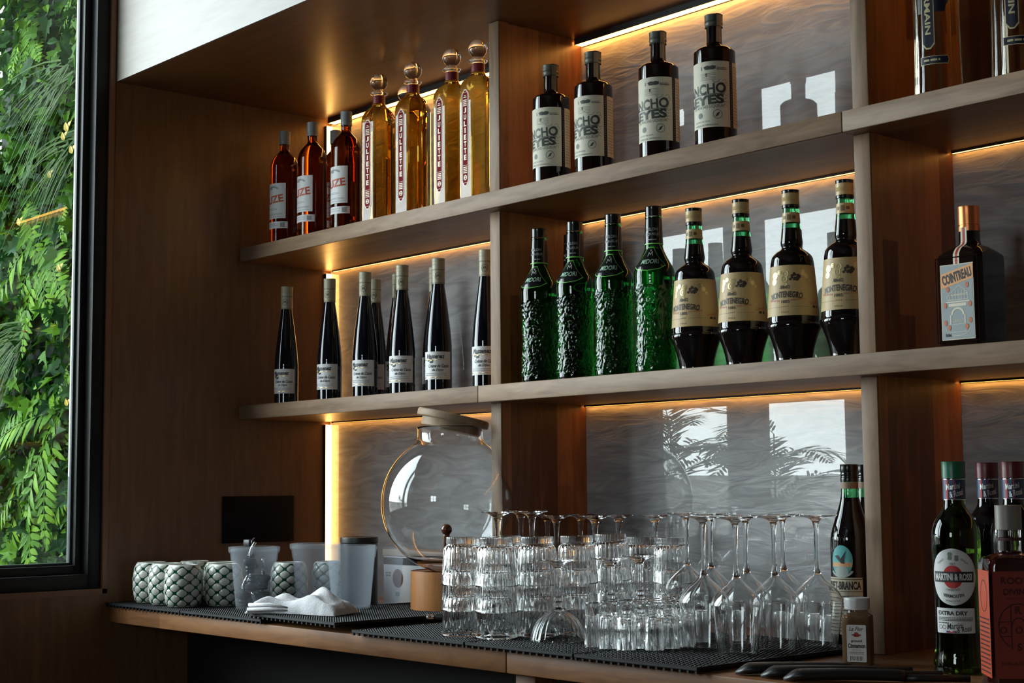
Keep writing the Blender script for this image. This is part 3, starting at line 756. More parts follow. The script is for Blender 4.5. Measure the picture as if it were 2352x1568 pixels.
for i, (x, y, rz, lb) in enumerate([(1.090, -.222, 0, 'leftmost green textured bottle, beside the left divider'), (1.199, -.222, 0, 'second green textured bottle, with another black neck behind it'),
        (1.311, -.222, 4, 'third green textured bottle from the divider'), (1.423, -.222, 6, 'rightmost green textured bottle, beside the tan-label bottles'), (1.078, -.115, 0, 'green textured bottle at the back, only its black neck showing')]):
    o = grn if i == 0 else copy_tree(grn)
    o.location = (x, y, ZBs); o.rotation_euler.z = D(rz+2); tag(o, lb, 'bottle', 'green textured bottles on the lower shelf')

# -- dark bottle with tan label and waisted foot
def make_tan():
    t = empty('tan_label_bottle')
    P = smooth_profile([(.027, 0, 1), (.0318, .002), (.0325, .008), (.0350, .022), (.0400, .040), (.0455, .055), (.0482, .061), (.0485, .066), (.0470, .0685), (.0463, .071, 1), (.0455, .082), (.0430, .12), (.0395, .165), (.0380, .181), (.0355, .190), (.0285, .1975), (.0205, .203), (.0180, .2065), (.0190, .2105), (.0198, .216), (.0185, .228), (.0165, .246), (.0150, .268), (.0142, .284, 1)], 4)
    em = lambda z: 1 if z > .241 else 0
    lathe('bottle', P, [M_darkglass, M_emer], t, mfun=em); Rf = rfun(P)
    lathe('liquid', [(.002, .20), (.0150, .2055), (.0168, .215), (.0155, .229), (.0140, .247), (.0136, .249), (.0, .2492)], M_darkglass, t, n=24, cap0=True, cap1=False) if False else None
    lathe('neck_collar', [(Rf(z)+.0004, z) for z in (.2515, .258, .264, .2695)], M_tandark, t, cap0=False, cap1=False)
    fc = on_lathe(Rf, D(18), rref=.0155)
    Art().rrect(-.0035, .0035, .2555, .2655, .001).rect(-.012, -.006, .2575, .2635).rect(.006, .012, .2575, .2635).build('collar_emblem', simple('brown_print', (.16, .09, .03), .5), t, fc, .0007, .002)
    lathe('seal_ring', [(.0145, .2785), (.0160, .279), (.0160, .2835), (.0150, .284)], M_blackpr, t)
    lathe('cap', smooth_profile([(.0150, .2842, 1), (.0157, .2845, 1), (.0157, .291), (.0150, .2918), (.0157, .2926), (.0152, .2940), (.0157, .2952), (.0152, .2966), (.0157, .2980), (.0157, .305, 1)], 2), M_tandark, t)
    lathe('cap_top', smooth_profile([(.0157, .3051, 1), (.0157, .3095), (.0148, .3112), (.0, .3115, 1)], 3), M_blackpr, t, cap1=False)
    fn = on_lathe(Rf, D(14), rref=.043); hw = .098
    lb = Art().rect(-hw, hw, .0805, .171).build('label', M_tan, t, fn, .0003, .004, .01)
    brown = simple('dark_brown_print', (.045, .026, .014), .5)
    A = Art().text('AMARO', -.001, .1315, .0068, .019, bold=.03).text('MONTENEGRO', .0, .1185, .0115, .062, bold=.04, arc=.12)
    A.text('1885', .0, .1055, .0055, .015, bold=.02).text('LIQUEUR', .0, .0965, .0022, .012)
    A.text('ITALIA', .0, .0865, .0025, .014)
    for k in range(14):
        a = k*.9; A.ell(.019+.011*math.cos(a)*(k % 3+1)/3, .149+.0085*math.sin(a)*(k % 4+1)/4, .0028, .0024, 9)
    A.rect(-.060, -.006, .0958, .0962).rect(.010, .042, .0958, .0962)
    lines_art(A, .050, .064, (.0965,), .004, 21)
    A.build('lettering', brown, lb, fn, .0006, .003, .01)
    Art().text('PREMIATA', -.0225, .108, .0036, .024, rot=-3).text('SPECIALITÀ', .0225, .109, .0036, .027, rot=5).text('Cobianchi', .055, .104, .004, .022, shear=.4, rot=10).build('red_lettering', M_redink, lb, fn, .0006, .003, .01)
    gcol = simple('medal_gold', (.72, .58, .30), .3, Metallic=.7)
    A = Art()
    for (x, y, r) in ((-.022, .153, .0062), (-.0235, .142, .0055), (.0, .155, .0058), (-.003, .146, .0065), (.0, .136, .003), (.040, .151, .004), (.033, .157, .005), (.046, .144, .003), (-.012, .158, .004)):
        A.ring(x, y, r, r, r*.35, 18).ell(x, y, r*.45, r*.45, 12)
    A.build('medals', gcol, lb, fn, .0008, .003, .01)
    sd = Art()
    for k in range(8): sd.text('1885'[k % 4], -.020+.0115*k - (.03 if k > 9 else 0), .1795-.0, .0055)
    sd.build('raised_year', M_darkglass, t, fn, .0009, .002, .004)
    return t
tan = make_tan()
for i, (x, y, rz, lb) in enumerate([(1.528, -.222, -1, 'leftmost tan-label dark bottle, touching the green bottles side'), (1.644, -.222, 1, 'second tan-label bottle from the left'),
        (1.760, -.222, 8, 'third tan-label bottle, its label showing the most'), (1.878, -.222, 4, 'tan-label bottle cut off by the right divider')]):
    o = tan if i == 0 else copy_tree(tan)
    o.location = (x, y, ZBs); o.rotation_euler.z = D(rz-2); tag(o, lb, 'bottle', 'tan-label bottles on the lower shelf')

# -- square dark bottle with blue-grey label and copper cap
def make_square():
    t = tag(empty('square_liqueur_bottle'), 'square dark bottle with copper cap and orange and grey label, right bay', 'bottle')
    h = .0415
    def sq(r, z, a):
        c = max(abs(math.cos(a)), abs(math.sin(a))); w = 1 if z < .148 else max(0, 1-(z-.148)/.022)
        s = min(1/c, 1.27)
        return r*(1+(s-1)*w)
    P = smooth_profile([(.036, 0, 1), (.0405, .002), (h, .006), (h, .08), (h, .142), (.0395, .153), (.031, .162), (.0205, .167), (.0172, .172), (.0168, .18), (.0165, .198, 1)], 5)
    lathe('bottle', P, simple('brown_black_glass', (.010, .005, .004), .06, IOR=1.52), t, 96, sq, sharp=30)
    cop = simple('copper_cap_metal', (.62, .20, .07), .35, Metallic=.8)
    lathe('cap', smooth_profile([(.0168, .190, 1), (.0172, .1903, 1), (.0172, .1985, 1), (.0162, .199, 1), (.0162, .201, 1), (.0170, .2013, 1), (.0170, .2285), (.016, .230), (.0, .2303, 1)], 2), cop, t, 64, cap_ribs(40, .008), cap1=False)
    fr = on_plane((0, -h-.0002, 0), 0)
    A = Art().frame(-.0385, .0385, .008, .146, .0018)
    A.build('panel_ridge', MATS['brown_black_glass'], t, fr, .0008)
    lb = Art().rect(-.030, .030, .012, .134).build('label', simple('label_tan_edge', (.62, .55, .42), .5), t, fr, .0004)
    Art().rect(-.0285, .0285, .0135, .1325).build('label_field', simple('label_blue_grey', (.30, .34, .35), .5), lb, fr, .0006)
    Art().poly([(-.0295, .0955), (.0295, .109), (.0295, .1325), (-.0295, .119)]).build('banner', simple('label_orange', (.78, .36, .14), .5), lb, fr, .0008)
    Art().text('COINTREAU', 0, .114, .0165, .054, bold=.045, rot=12.8).text('R&M', -.018, .020, .005, .010, bold=.03).build('lettering', M_ink, lb, fr, .0010)
    pal = simple('label_cream_line', (.74, .66, .52), .5)
    A = Art().line([(-.017, .084), (.004, .099), (.020, .086), (-.017, .084)], .0008).frame(-.018, .020, .076, .084, .0008)
    for k in range(6): A.line([(-.013+.0055*k, .077), (-.013+.0055*k, .091)], .0006)
    A.rect(-.021, .022, .072, .074).rect(-.016, .016, .0655, .0705).ring(0, .052, .012, .012, .003, 20, 0, 180).rect(-.014, -.012, .036, .052).rect(.012, .014, .036, .052)
    A.text("L'UNIQUE", 0, .0425, .005, .022).frame(-.015, .015, .024, .037, .0006).ring(0, .030, .022, .012, .0008, 24, 180, 360)
    A.build('drawing', pal, lb, fr, .0009)
    A = Art()
    for x, y in ((-.0225, .068), (-.0225, .040), (.0225, .068), (.0225, .042), (.016, .032), (-.016, .032), (-.017, .094), (.018, .099)): A.ell(x, y, .003, .0045, 14)
    A.build('fruit', simple('label_red_orange', (.55, .15, .06), .5), lb, fr, .0011)
    rib = [('ribbon', M_tan, .0055, .0004), ('ribbon_stripe', M_redink, .0022, .0007)]
    Rc = rfun([(sq(r, z, 0), z) for r, z in P])
    fp = lambda u, v, off: Vector((u, -(Rc(v)+off), v))
    rb = Art().rect(-.0055, .0055, .134, .196).build('ribbon', pal, t, fp, .0006, None, .003)
    Art().rect(-.002, .002, .134, .196).build('stripe', M_redink, rb, fp, .0009, None, .003)
    return t
sqb = make_square(); sqb.location = (2.115, -.215, ZBs); sqb.rotation_euler.z = D(0)
#BOTTLES_END
#COUNTER_BEGIN
# ------------------------------------------------------------------ rubber bar mats
ZM = .0105
def mat(x0, x1, y0, y1, label, rz=0, dz=0):
    t = tag(empty('rubber_bar_mat', ((x0+x1)/2, (y0+y1)/2, dz), rz), label, 'bar mat', 'black rubber mats along the counter')
    a, b = (x1-x0)/2-.001, (y1-y0)/2
    bm = bmesh.new(); add_box(bm, -a, a, -b, b, .0045, .0085, .001)
    for (p, q, r, s) in ((-a, a, -b, -b+.004), (-a, a, b-.004, b), (-a, -a+.004, -b+.004, b-.004), (a-.004, a, -b+.004, b-.004)): add_box(bm, p, q, r, s, .0080, .0104)
    nf = int(2*a/.0165)
    for i in range(nf+1):
        x = -a+.003+(2*a-.006)*i/nf
        for y in (-b+.003, 0, b-.003): add_box(bm, x-.0022, x+.0022, y-.0022, y+.0022, .0002, .0047)
    bm_obj('sheet', bm, M_rubber, t)
    # rows of short nubs on top, feet underneath
    V = []; F = []; n = int(2*a/.0085); m = int(2*b/.0085)
    for i in range(1, n):
        for j in range(1, m):
            x = -a+2*a*(i+(.45 if j % 2 else 0)-.2)/n; y = -b+2*b*j/m; k = len(V); r1, r0 = .0014, .0022
            V += [(x-r0, y-r0, .0085), (x+r0, y-r0, .0085), (x+r0, y+r0, .0085), (x-r0, y+r0, .0085), (x-r1, y-r1, .0103), (x+r1, y-r1, .0103), (x+r1, y+r1, .0103), (x-r1, y+r1, .0103)]
            F += [(k, k+1, k+5, k+4), (k+1, k+2, k+6, k+5), (k+2, k+3, k+7, k+6), (k+3, k, k+4, k+7), (k+4, k+5, k+6, k+7)]
    tag(mesh_obj('nubs', V, F, M_rubber, t), kind='stuff')
    return t
Y0, Y1 = -.660, -.22
mat(.004, .362, Y0, Y1, 'black rubber mat at the left wall, under the patterned mugs')
mat(.364, .700, Y0, Y1, 'second black rubber mat from the left, under the first cloudy container')
mat(.660, .985, Y0-.004, Y1+.0, 'black rubber mat under the folded white towel, laid over its neighbour', D(-1.6), .0103)
mat(1.03, 1.362, Y0-.006, Y1, 'black rubber mat under the left stacks of tumblers', D(.6))
mat(1.366, 1.640, Y0-.004, Y1, 'black rubber mat under the footed dessert glass')
mat(1.644, 1.910, Y0-.006, Y1, 'rightmost black rubber mat, under the wine glasses')

# ------------------------------------------------------------------ patterned mugs
def mugmat():
    m, nt, o = newmat('glazed_scale_pattern'); L = nt.links.new
    at = nt.nodes.new('ShaderNodeAttribute'); at.attribute_name = 'groove'; cr = nt.nodes.new('ShaderNodeValToRGB'); L(at.outputs['Fac'], cr.inputs[0])
    cr.color_ramp.elements[0].position = .42; cr.color_ramp.elements[0].color = (.52, .51, .46, 1); cr.color_ramp.elements[1].position = .62; cr.color_ramp.elements[1].color = (.006, .055, .024, 1)
    b = pbsdf(nt, (.5, .5, .5), .12); L(cr.outputs[0], b.inputs['Base Color']); L(b.outputs[0], o.inputs[0]); return m
M_mug = mugmat()
def make_mug():
    t = empty('ceramic_mug')
    P = smooth_profile([(.030, 0, 1), (.0345, .002), (.0395, .014), (.0425, .035), (.0430, .055), (.0405, .078), (.0362, .092), (.0335, .097, 1)], 10)
    n = 150; v = []; f = []; G = []
    for (r, z) in P:
        for k in range(n):
            a = 2*PI*k/n; A = a*8/(2*PI); B = (z+.004)/.0245
            p = (A+B) % 1-.5; q = (A-B) % 1-.5; mm = ((abs(p)**3.2+abs(q)**3.2)/1.0)**(1/3.2)
            big = ((a-.9) % (2*PI))                     # one large scale on the belly
            g = 1/(1+math.exp(-(mm-.440)*42))
            dx, dz = (big-.62)/.50, (z-.050)/.018
            if abs(dx)+abs(dz) < 1.0: g = 1/(1+math.exp(-((abs(dx)+abs(dz))-.9)*26))
            w = min(1, z/.006, max(0, (.0955-z)/.004))
            h = (1-g)*.0020*max(0, 1-(2*mm)**2*.6)*max(0, w)
            g = g*(1 if w > .3 else .0)
            rr = r+h; v.append((rr*math.sin(a), -rr*math.cos(a), z)); G.append(g)
    m = len(P)
    for i in range(m-1):
        for k in range(n):
            k2 = (k+1) % n; f.append((i*n+k, i*n+k2, (i+1)*n+k2, (i+1)*n+k))
    f.append(tuple(reversed(range(n))))
    ip = [(.0315, .0972), (.030, .095), (.0345, .085), (.0385, .055), (.036, .015), (.030, .008)]
    b0 = (m-1)*n
    for (r, z) in ip:
        b = len(v)
        for k in range(n):
            a = 2*PI*k/n; v.append((r*math.sin(a), -r*math.cos(a), z)); G.append(0)
        for k in range(n):
            k2 = (k+1) % n; f.append((b0+k, b0+k2, b+k2, b+k))
        b0 = b
    f.append(tuple(b0+k for k in range(n)))
    o = mesh_obj('mug', v, f, M_mug, None, True); bpy.data.objects.remove(t)
    at = o.data.attributes.new('groove', 'FLOAT', 'POINT'); at.data.foreach_set('value', G); o.name = 'ceramic_mug'; return o
mug = make_mug(); MG = 'green and white scale mugs on the counter'
for i, (x, y, rz, lb) in enumerate([(.094, -.585, 10, 'leftmost scale-pattern mug, nearest the left wall'), (.182, -.592, -25, 'second scale-pattern mug from the left, one big scale on its side'),
        (.270, -.598, 100, 'third scale-pattern mug, frontmost of the row'), (.312, -.516, 15, 'scale-pattern mug right behind the front one, beside the cloudy container'),
        (.130, -.488, 60, 'scale-pattern mug in the back row, only its rim showing on the left'), (.222, -.468, 140, 'scale-pattern mug in the back row, rim showing above the front mug'),
        (.364, -.370, 200, 'scale-pattern mug between the first two cloudy containers'), (.408, -.283, 260, 'scale-pattern mug seen through the second cloudy container')]):
    o = mug if i == 0 else mug.copy()
    if i: COL.objects.link(o)
    o.location = (x, y, ZM); o.rotation_euler.z = D(rz); tag(o, lb, 'mug', MG)

# ------------------------------------------------------------------ cloudy plastic tubs
def tub(x, y, z, r0, r1, h, label, lid=True):
    t = tag(empty('plastic_tub', (x, y, z)), label, 'container', 'cloudy plastic tubs on the counter')
    rr = lambda q: r0+(r1-r0)*q/h
    P = smooth_profile([(r0-.004, 0, 1), (r0-.001, .0008), (r0, .004), (rr(h*.4), h*.4), (rr(h*.80), h*.80, 1), (rr(h*.80)+.0018, h*.805, 1), (rr(h*.93)+.0018, h*.93, 1), (rr(h*.935)+.004, h*.935, 1), (rr(h*.96)+.004, h*.955, 1), (rr(h*.96)+.0015, h*.965, 1), (r1+.0015, h-.002, 1), (r1-.001, h, 1)], 2)
    inn = [(rr(q)-.0012, q) for q in (h, h*.93, h*.8, h*.4, .006)] + [(r0-.006, .002)]
    v, f = lathe_data(P+inn, 64, lambda r, zz, a: r*(1+.004*math.cos(48*a)) if h*.81 < zz < h*.92 and r > rr(zz) else r)
    mesh_obj('body', v, f, M_pp, t, True, None, 30)
    if lid:
        L = smooth_profile([(r1+.0022, h-.006, 1), (r1+.0048, h-.0058, 1), (r1+.0050, h+.003), (r1+.0035, h+.0050, 1), (r1-.002, h+.0050, 1), (r1-.003, h+.0022, 1), (.0, h+.0020, 1)], 2)
        Lb = [(0.0, h+.0008), (r1-.0005, h+.0008), (r1+.0022, h+.0008)]
        v, f = lathe_data(L+Lb, 64, cap0=False, cap1=False); mesh_obj('lid', v, f, M_pp, t, True, None, 30)
    return t
TZ = ZM
tub(.428, -.507, TZ, .041, .0535, .134, 'lidded cloudy tub full of black pourers, beside the mugs')
tub(.515, -.395, TZ, .044, .0560, .140, 'wide lidded cloudy tub between the pourer tub and the tallest tub')
tub(.693, -.425, .0103+ZM, .042, .0540, .136, 'open cloudy tub behind the towel, in front of the black canister', lid=False)
tub(.571, -.250, ZM, .040, .0520, .132, 'cloudy tub half hidden behind the black canister', lid=False)
def pourer(x, y, z, rx, ry, rz, label, two=False):
    t = tag(empty('bottle_pourer', (x, y, z)), label, 'pourer', 'black pourers in the cloudy tub'); t.rotation_euler = (rx, ry, rz)
    lathe('stopper', smooth_profile([(.008, 0, 1), (.0105, .004), (.0095, .008), (.0125, .012), (.0105, .016), (.0140, .020), (.0170, .022, 1), (.0170, .031), (.012, .034, 1)], 3), M_plastic, t, 20)
    bm = bmesh.new(); tube(bm, [(0, 0, .0342), (0, 0, .045), (.004, 0, .058), (.012, 0, .070)], [.0045, .0042, .0036, .003], 10); bm_obj('spout', bm, M_chrome, t, True)
for i, (dx, dy, dz, rx, lb) in enumerate([(-.017, -.017, .003, 0, 'upright black pourer at the front left in the tub'), (.019, -.015, .076, PI, 'upside-down black pourer at the front right, low in the tub'), (-.002, .022, .003, 0, 'black pourer standing at the back of the tub'),
        (-.019, .004, .122, PI, 'upside-down black pourer, upper left in the tub'), (.020, .012, .042, 0, 'upright black pourer, upper right in the tub'), (.016, -.020, .080, 0, 'uppermost black pourer, its spout just under the lid')]):
    pourer(.428+dx, -.507+dy, TZ+dz, rx, 0, i*1.3+.4, lb)
t = tag(empty('lid_clip', (.421, -.517, TZ+.1393)), 'small black clip lying on the lid of the pourer tub', 'clip')
bm = bmesh.new(); add_box(bm, -.013, .013, -.008, .008, 0, .016, .003); add_box(bm, .010, .020, -.004, .004, .004, .0145, .002)
bm_obj('body', bm, M_plastic, t, True, 40); bm = bmesh.new(); tube(bm, [(.012, 0, .0135), (.020, 0, .0175), (.026, 0, .020)], .0016, 8); bm_obj('lever', bm, M_plastic, t, True)
t = tag(empty('black_canister', (.612, -.345, ZM)), 'tall black cylinder behind the open cloudy tub', 'canister')
lathe('body', smooth_profile([(.040, 0, 1), (.0425, .002, 1), (.0425, .146, 1), (.0415, .147, 1)], 2), simple('satin_black', (.010, .011, .014), .35), t, 64)
lathe('lid', smooth_profile([(.0415, .1472, 1), (.0432, .1476, 1), (.0432, .158), (.042, .1595), (.036, .160, 1), (.034, .1585, 1), (.0, .1585, 1)], 2), M_plastic, t, 64, cap1=False)

# ------------------------------------------------------------------ folded towel
def towel():
    n, m = 64, 44; V = []; F = []; rr = random.Random(5)
    def surf(u, v):
        # u along the length (right), v across; folded heap, higher on the right
        x = (u-.5)*.218; y = (v-.5)*.110*(1-.15*math.sin(PI*u)) + .012*math.sin(5*u)
        edge = min(1, u/.06, (1-u)/.07)*min(1, v/.12, (1-v)/.12)
        edge = max(0, edge)**.45
        h = .017 + .030*math.exp(-((u-.70)/.17)**2)*(.55+.45*math.sin(PI*v)) + .012*math.exp(-((u-.18)/.16)**2)
        h += .0065*math.sin(9*v+3*u)*math.sin(PI*u) + .005*mnoise.noise(Vector((u*7, v*6, 1.3))) + .0012*mnoise.noise(Vector((u*60, v*45, 4)))
        h *= edge
        return x, y, max(h, 0)
    for j in range(m+1):
        for i in range(n+1):
            x, y, h = surf(i/n, j/m); V.append((x+.0008*mnoise.noise(Vector((x*300, y*300, 0))), y+.003*mnoise.noise(Vector((x*40, y*40, 2))), h+.0012))
    for j in range(m):
        for i in range(n):
            a = j*(n+1)+i; F.append((a, a+1, a+n+2, a+n+1))
    B = len(V); V += [(x, y, .0004) for x, y, z in V]
    for j in range(m):
        for i in range(n):
            a = B+j*(n+1)+i; F.append((a, a+n+1, a+n+2, a+1))
    ed = [i for i in range(n+1)] + [j*(n+1)+n for j in range(1, m+1)] + [m*(n+1)+i for i in range(n-1, -1, -1)] + [j*(n+1) for j in range(m-1, 0, -1)]
    for a, b in zip(ed, ed[1:]+ed[:1]): F.append((b, a, a+B, b+B))
    mt, nt, o = newmat('terry_cotton'); L = nt.links.new
    tc = nt.nodes.new('ShaderNodeTexCoord'); ns = nt.nodes.new('ShaderNodeTexNoise'); ns.inputs['Scale'].default_value = 420; L(tc.outputs['Object'], ns.inputs[0])
    b = pbsdf(nt, (.66, .645, .66), .95); bp = nt.nodes.new('ShaderNodeBump'); bp.inputs['Strength'].default_value = .8; bp.inputs['Distance'].default_value = .0012
    L(ns.outputs[0], bp.inputs['Height']); L(bp.outputs[0], b.inputs['Normal']); L(b.outputs[0], o.inputs[0])
    t = tag(empty('towel', (.738, -.580, .0210), D(27)), 'crumpled white terry towel lying on the raised mat', 'towel')
    mesh_obj('cloth', V, F, mt, t, True)
    # layered hem folds at the left end
    bm = bmesh.new()
    for k in range(2):
        pts = [(-.103+.006*k, -.050+.004*k, .004+.008*k), (-.10, -.056+.005*k, .009+.009*k), (-.05, -.058+.004*k, .011+.009*k), (-.005, -.058, .009+.006*k)]
        tube(bm, pts, [.0030, .0042, .0042, .002], 10)
    bm_obj('hem_fold', bm, mt, t, True)
    return t
towel()

# ------------------------------------------------------------------ globe dispenser
t = tag(empty('globe_dispenser', (.862, -.282, 0)), 'large clear glass globe with a tilted wooden lid on an orange wooden base', 'dispenser')
lathe('base', smooth_profile([(.078, .0003, 1), (.084, .002), (.087, .008), (.087, .094), (.085, .0985), (.078, .1, 1), (.060, .098, 1), (.058, .080, 1)], 3), M_bamboo, t, 64)
Rg, zc = .151, .2465
outer = [(Rg*math.cos(D(a)), zc+Rg*math.sin(D(a))) for a in range(-76, 61, 4)]
outer = [(.02, zc-Rg+.004)] + outer + [(.0725, zc+.138), (.0715, zc+.146), (.0715, zc+.160), (.0735, zc+.165)]
inner = [(r-.0028 if r > .03 else r*.8, z+(.0028 if z < zc-.12 else 0)) for r, z in reversed(outer)]
v, f = lathe_data([(.0015, zc-Rg+.003)]+outer+[(.0725, zc+.166)]+inner+[(.0015, zc-Rg+.0065)], 80)
mesh_obj('globe', v, f, M_clear, t, True, None, 60)
lid = lathe('lid', smooth_profile([(.060, -.022, 1), (.066, -.020), (.067, -.003, 1), (.078, -.0025, 1), (.0795, .000), (.0795, .010), (.077, .0135, 1), (.0, .0135, 1)], 3), M_lidwood, t, 64, cap1=False)
lid.location = (.004, .004, zc+.179)
lid.rotation_euler = Matrix.Rotation(D(13), 3, Vector((-.749, .662, 0))).to_euler()
bm = bmesh.new(); tube(bm, [(.104, -.094, .150), (.122, -.110, .158), (.126, -.113, .180), (.128, -.115, .186)], [.008, .007, .006, .0065], 14)
bmesh.ops.create_uvsphere(bm, u_segments=20, v_segments=12, radius=.0115, matrix=Matrix.Translation((.129, -.116, .194)))
bm_obj('tap_knob', bm, simple('dark_amber_resin', (.10, .03, .012), .12), t, True)

# carton behind
t = tag(empty('carton', (.585, -.125, 0)), 'white carton with a dark red disc and black band, behind the globe', 'box'); bx = .115
box('body', -bx, bx, -.045, .045, .0003, .118, simple('carton_board', (.50, .46, .45), .6), t, bev=.0015)
box('lid_flap', -bx-.002, bx+.002, -.047, .047, .1182, .134, simple('carton_top', (.34, .25, .19), .6), t, bev=.0015)
fn = on_plane((0, -.0452, 0), 0)
Art().rect(-bx, bx, .098, .115).build('black_band', M_ink, t, fn, .0003)
Art().ell(-.058, .066, .020, .022, 36).ell(.058, .066, .020, .022, 36).build('red_disc', simple('dark_red_print', (.10, .018, .012), .5), t, fn, .0003)
lines_art(Art().rect(-.068, -.052, .024, .034).rect(.05, .066, .024, .034), -.105, -.085, (.078, .072), .004, 3).build('print', simple('grey_green_print', (.16, .20, .15), .6), t, fn, .0003)

# small tool lying on the mat
t = tag(empty('bar_tool', (1.000, -.430, ZM+.0003), D(48)), 'black bar tool with a shiny tip beside the orange wooden base', 'bar tool')
bm = bmesh.new(); add_box(bm, -.006, .10, -.009, .009, .002, .014, .004); bm_obj('handle', bm, M_plastic, t, True, 40)
box('tip', -.024, -.0062, -.0075, .0075, .003, .012, M_chrome, t, bev=.003)

# ------------------------------------------------------------------ tumblers in stacks of three
def make_tumbler():
    """stands upside down: rim at z = 0"""
    H = .0865
    up = [(.0285, 0, 1), (.0300, .0012), (.0300, .0115), (.0288, .0135, 1), (.0300, .0155), (.0335, .0200), (.0352, .030), (.0365, .050), (.0380, .068), (.0394, .0858), (.0389, .0865)]
    P = smooth_profile(up, 5)
    inn = smooth_profile([(.0383, .0865), (.0374, .084), (.0362, .068), (.0347, .050), (.0333, .030), (.0300, .0195), (.022, .0170), (.0005, .0165)], 4)
    def fl(r, z, a):
        zz = H-z
        if r < .0286 and zz < .001: return r
        if zz < .0125: return r*(1-.03*abs(math.sin(20*a)))
        w = min(1, (zz-.0135)/.004)*max(0, min(1, (.073-zz)/.022))
        return r*(1-.075*w*(1-abs(math.sin(13*a))))
    v, f = lathe_data([(r, H-z) for r, z in P], 156, fl)
    f = [q[::-1] for q in f[:-2]]
    n = 156; b0 = len(v)-n
    f.append(tuple(range(n)))
    for (r, z) in inn:
        b = len(v); v += [(r*math.sin(2*PI*k/n), -r*math.cos(2*PI*k/n), H-z) for k in range(n)]
        f += [(b+k, b+(k+1) % n, b0+(k+1) % n, b0+k) for k in range(n)]; b0 = b
    f.append(tuple(b0+k for k in reversed(range(n))))
    return mesh_obj('tumbler', v, f, M_clear, None, True, None, 50)
tum = make_tumbler(); first = True
def recalc(o):
    bm = bmesh.new(); bm.from_mesh(o.data); bmesh.ops.recalc_face_normals(bm, faces=bm.faces[:]); bm.to_mesh(o.data); bm.free()
recalc(tum)
TS = [(1.270, -.588, 'the leftmost front stack'), (1.347, -.572, 'the second front stack from the left'), (1.374, -.496, 'the stack behind the footed dessert glass on its left'), (1.396, -.417, 'the stack right behind the footed dessert glass'),
      (1.3775, -.309, 'the stack behind the shot glasses on their left'), (1.325, -.170, 'the back stack between the stems'), (1.407, -.169, 'the rightmost stack, tinted by the warm light'), (1.288, -.499, 'the stack squeezed behind the two leftmost ones')]
for x, y, d in TS:
    for k, w in enumerate(('bottom', 'middle', 'topmost')):
        o = tum if first else tum.copy()
        if not first: COL.objects.link(o)
        first = False
        o.location = (x, y, (ZM if y < -.2 else .0003)+.0002+.0462*k); o.rotation_euler.z = random.uniform(0, 6)
        tag(o, '%s fluted tumbler of %s' % (w, d), 'glass', 'upturned fluted tumblers in stacks of three')

# ------------------------------------------------------------------ shot glasses
def make_shot():
    H = .074
    up = smooth_profile([(.0135, 0, 1), (.0148, .001), (.0150, .010), (.0152, .018), (.0160, .045), (.0170, .0732), (.0167, .074)], 4)
    inn = [(.0158, .074), (.0150, .071), (.0138, .045), (.0128, .024), (.0115, .0205), (.0004, .0195)]
    fl = lambda r, z, a: r*(1-.055*(1-abs(math.sin(5*a)))*(1 if .004 < H-z < .066 else .3))
    n = 60; v, f = lathe_data([(r, H-z) for r, z in up], n, fl); f = f[:-2]; f.append(tuple(range(n))); b0 = len(v)-n
    for (r, z) in inn:
        b = len(v); v += [(r*(1-.006*abs(math.sin(5*k*2*PI/n)))*math.sin(2*PI*k/n), -r*(1-.006*abs(math.sin(5*k*2*PI/n)))*math.cos(2*PI*k/n), H-z) for k in range(n)]
        f += [(b+k, b+(k+1) % n, b0+(k+1) % n, b0+k) for k in range(n)]; b0 = b
    f.append(tuple(b0+k for k in range(n)))
    o = mesh_obj('shot_glass', v, f, M_clear, None, True, None, 50); recalc(o); return o
shot = make_shot(); first = True
def put_shot(x, y, lb, g):
    global first
    o = shot if first else shot.copy()
    if not first: COL.objects.link(o)
    first = False
    o.location = (x, y, (ZM if y < -.222 else .0002)+.0002); o.rotation_euler.z = random.uniform(0, 6); tag(o, lb, 'glass', g)
COLS = ['leftmost', 'second', 'third', 'rightmost']
for j in range(6):
    for i in range(4 if j < 4 else 3):
        if j == 0 and i == 3: continue
        x = 1.584+.0368*i+random.uniform(-.0008, .0008); y = -.559+.0372*j-(.004 if i == 1 else 0) + (.0 if i < 3 else -.006)
        put_shot(x, y, 'upturned small fluted shot glass, %s row from the front, %s in its row' % (ORD[j], COLS[i]), 'upturned shot glasses in a block')
for x, y, d in [(1.690, -.310, 'standing alone just behind the shot glass block'), (1.694, -.198, 'leftmost of the four behind the wine glasses'), (1.731, -.192, 'second of the four behind the wine glasses'),
                (1.768, -.196, 'third of the four behind the wine glasses'), (1.806, -.205, 'last of the four behind the wine glasses, glowing orange')]:
    put_shot(x, y, 'upturned small shot glass, '+d, 'shot glasses behind the wine glasses')

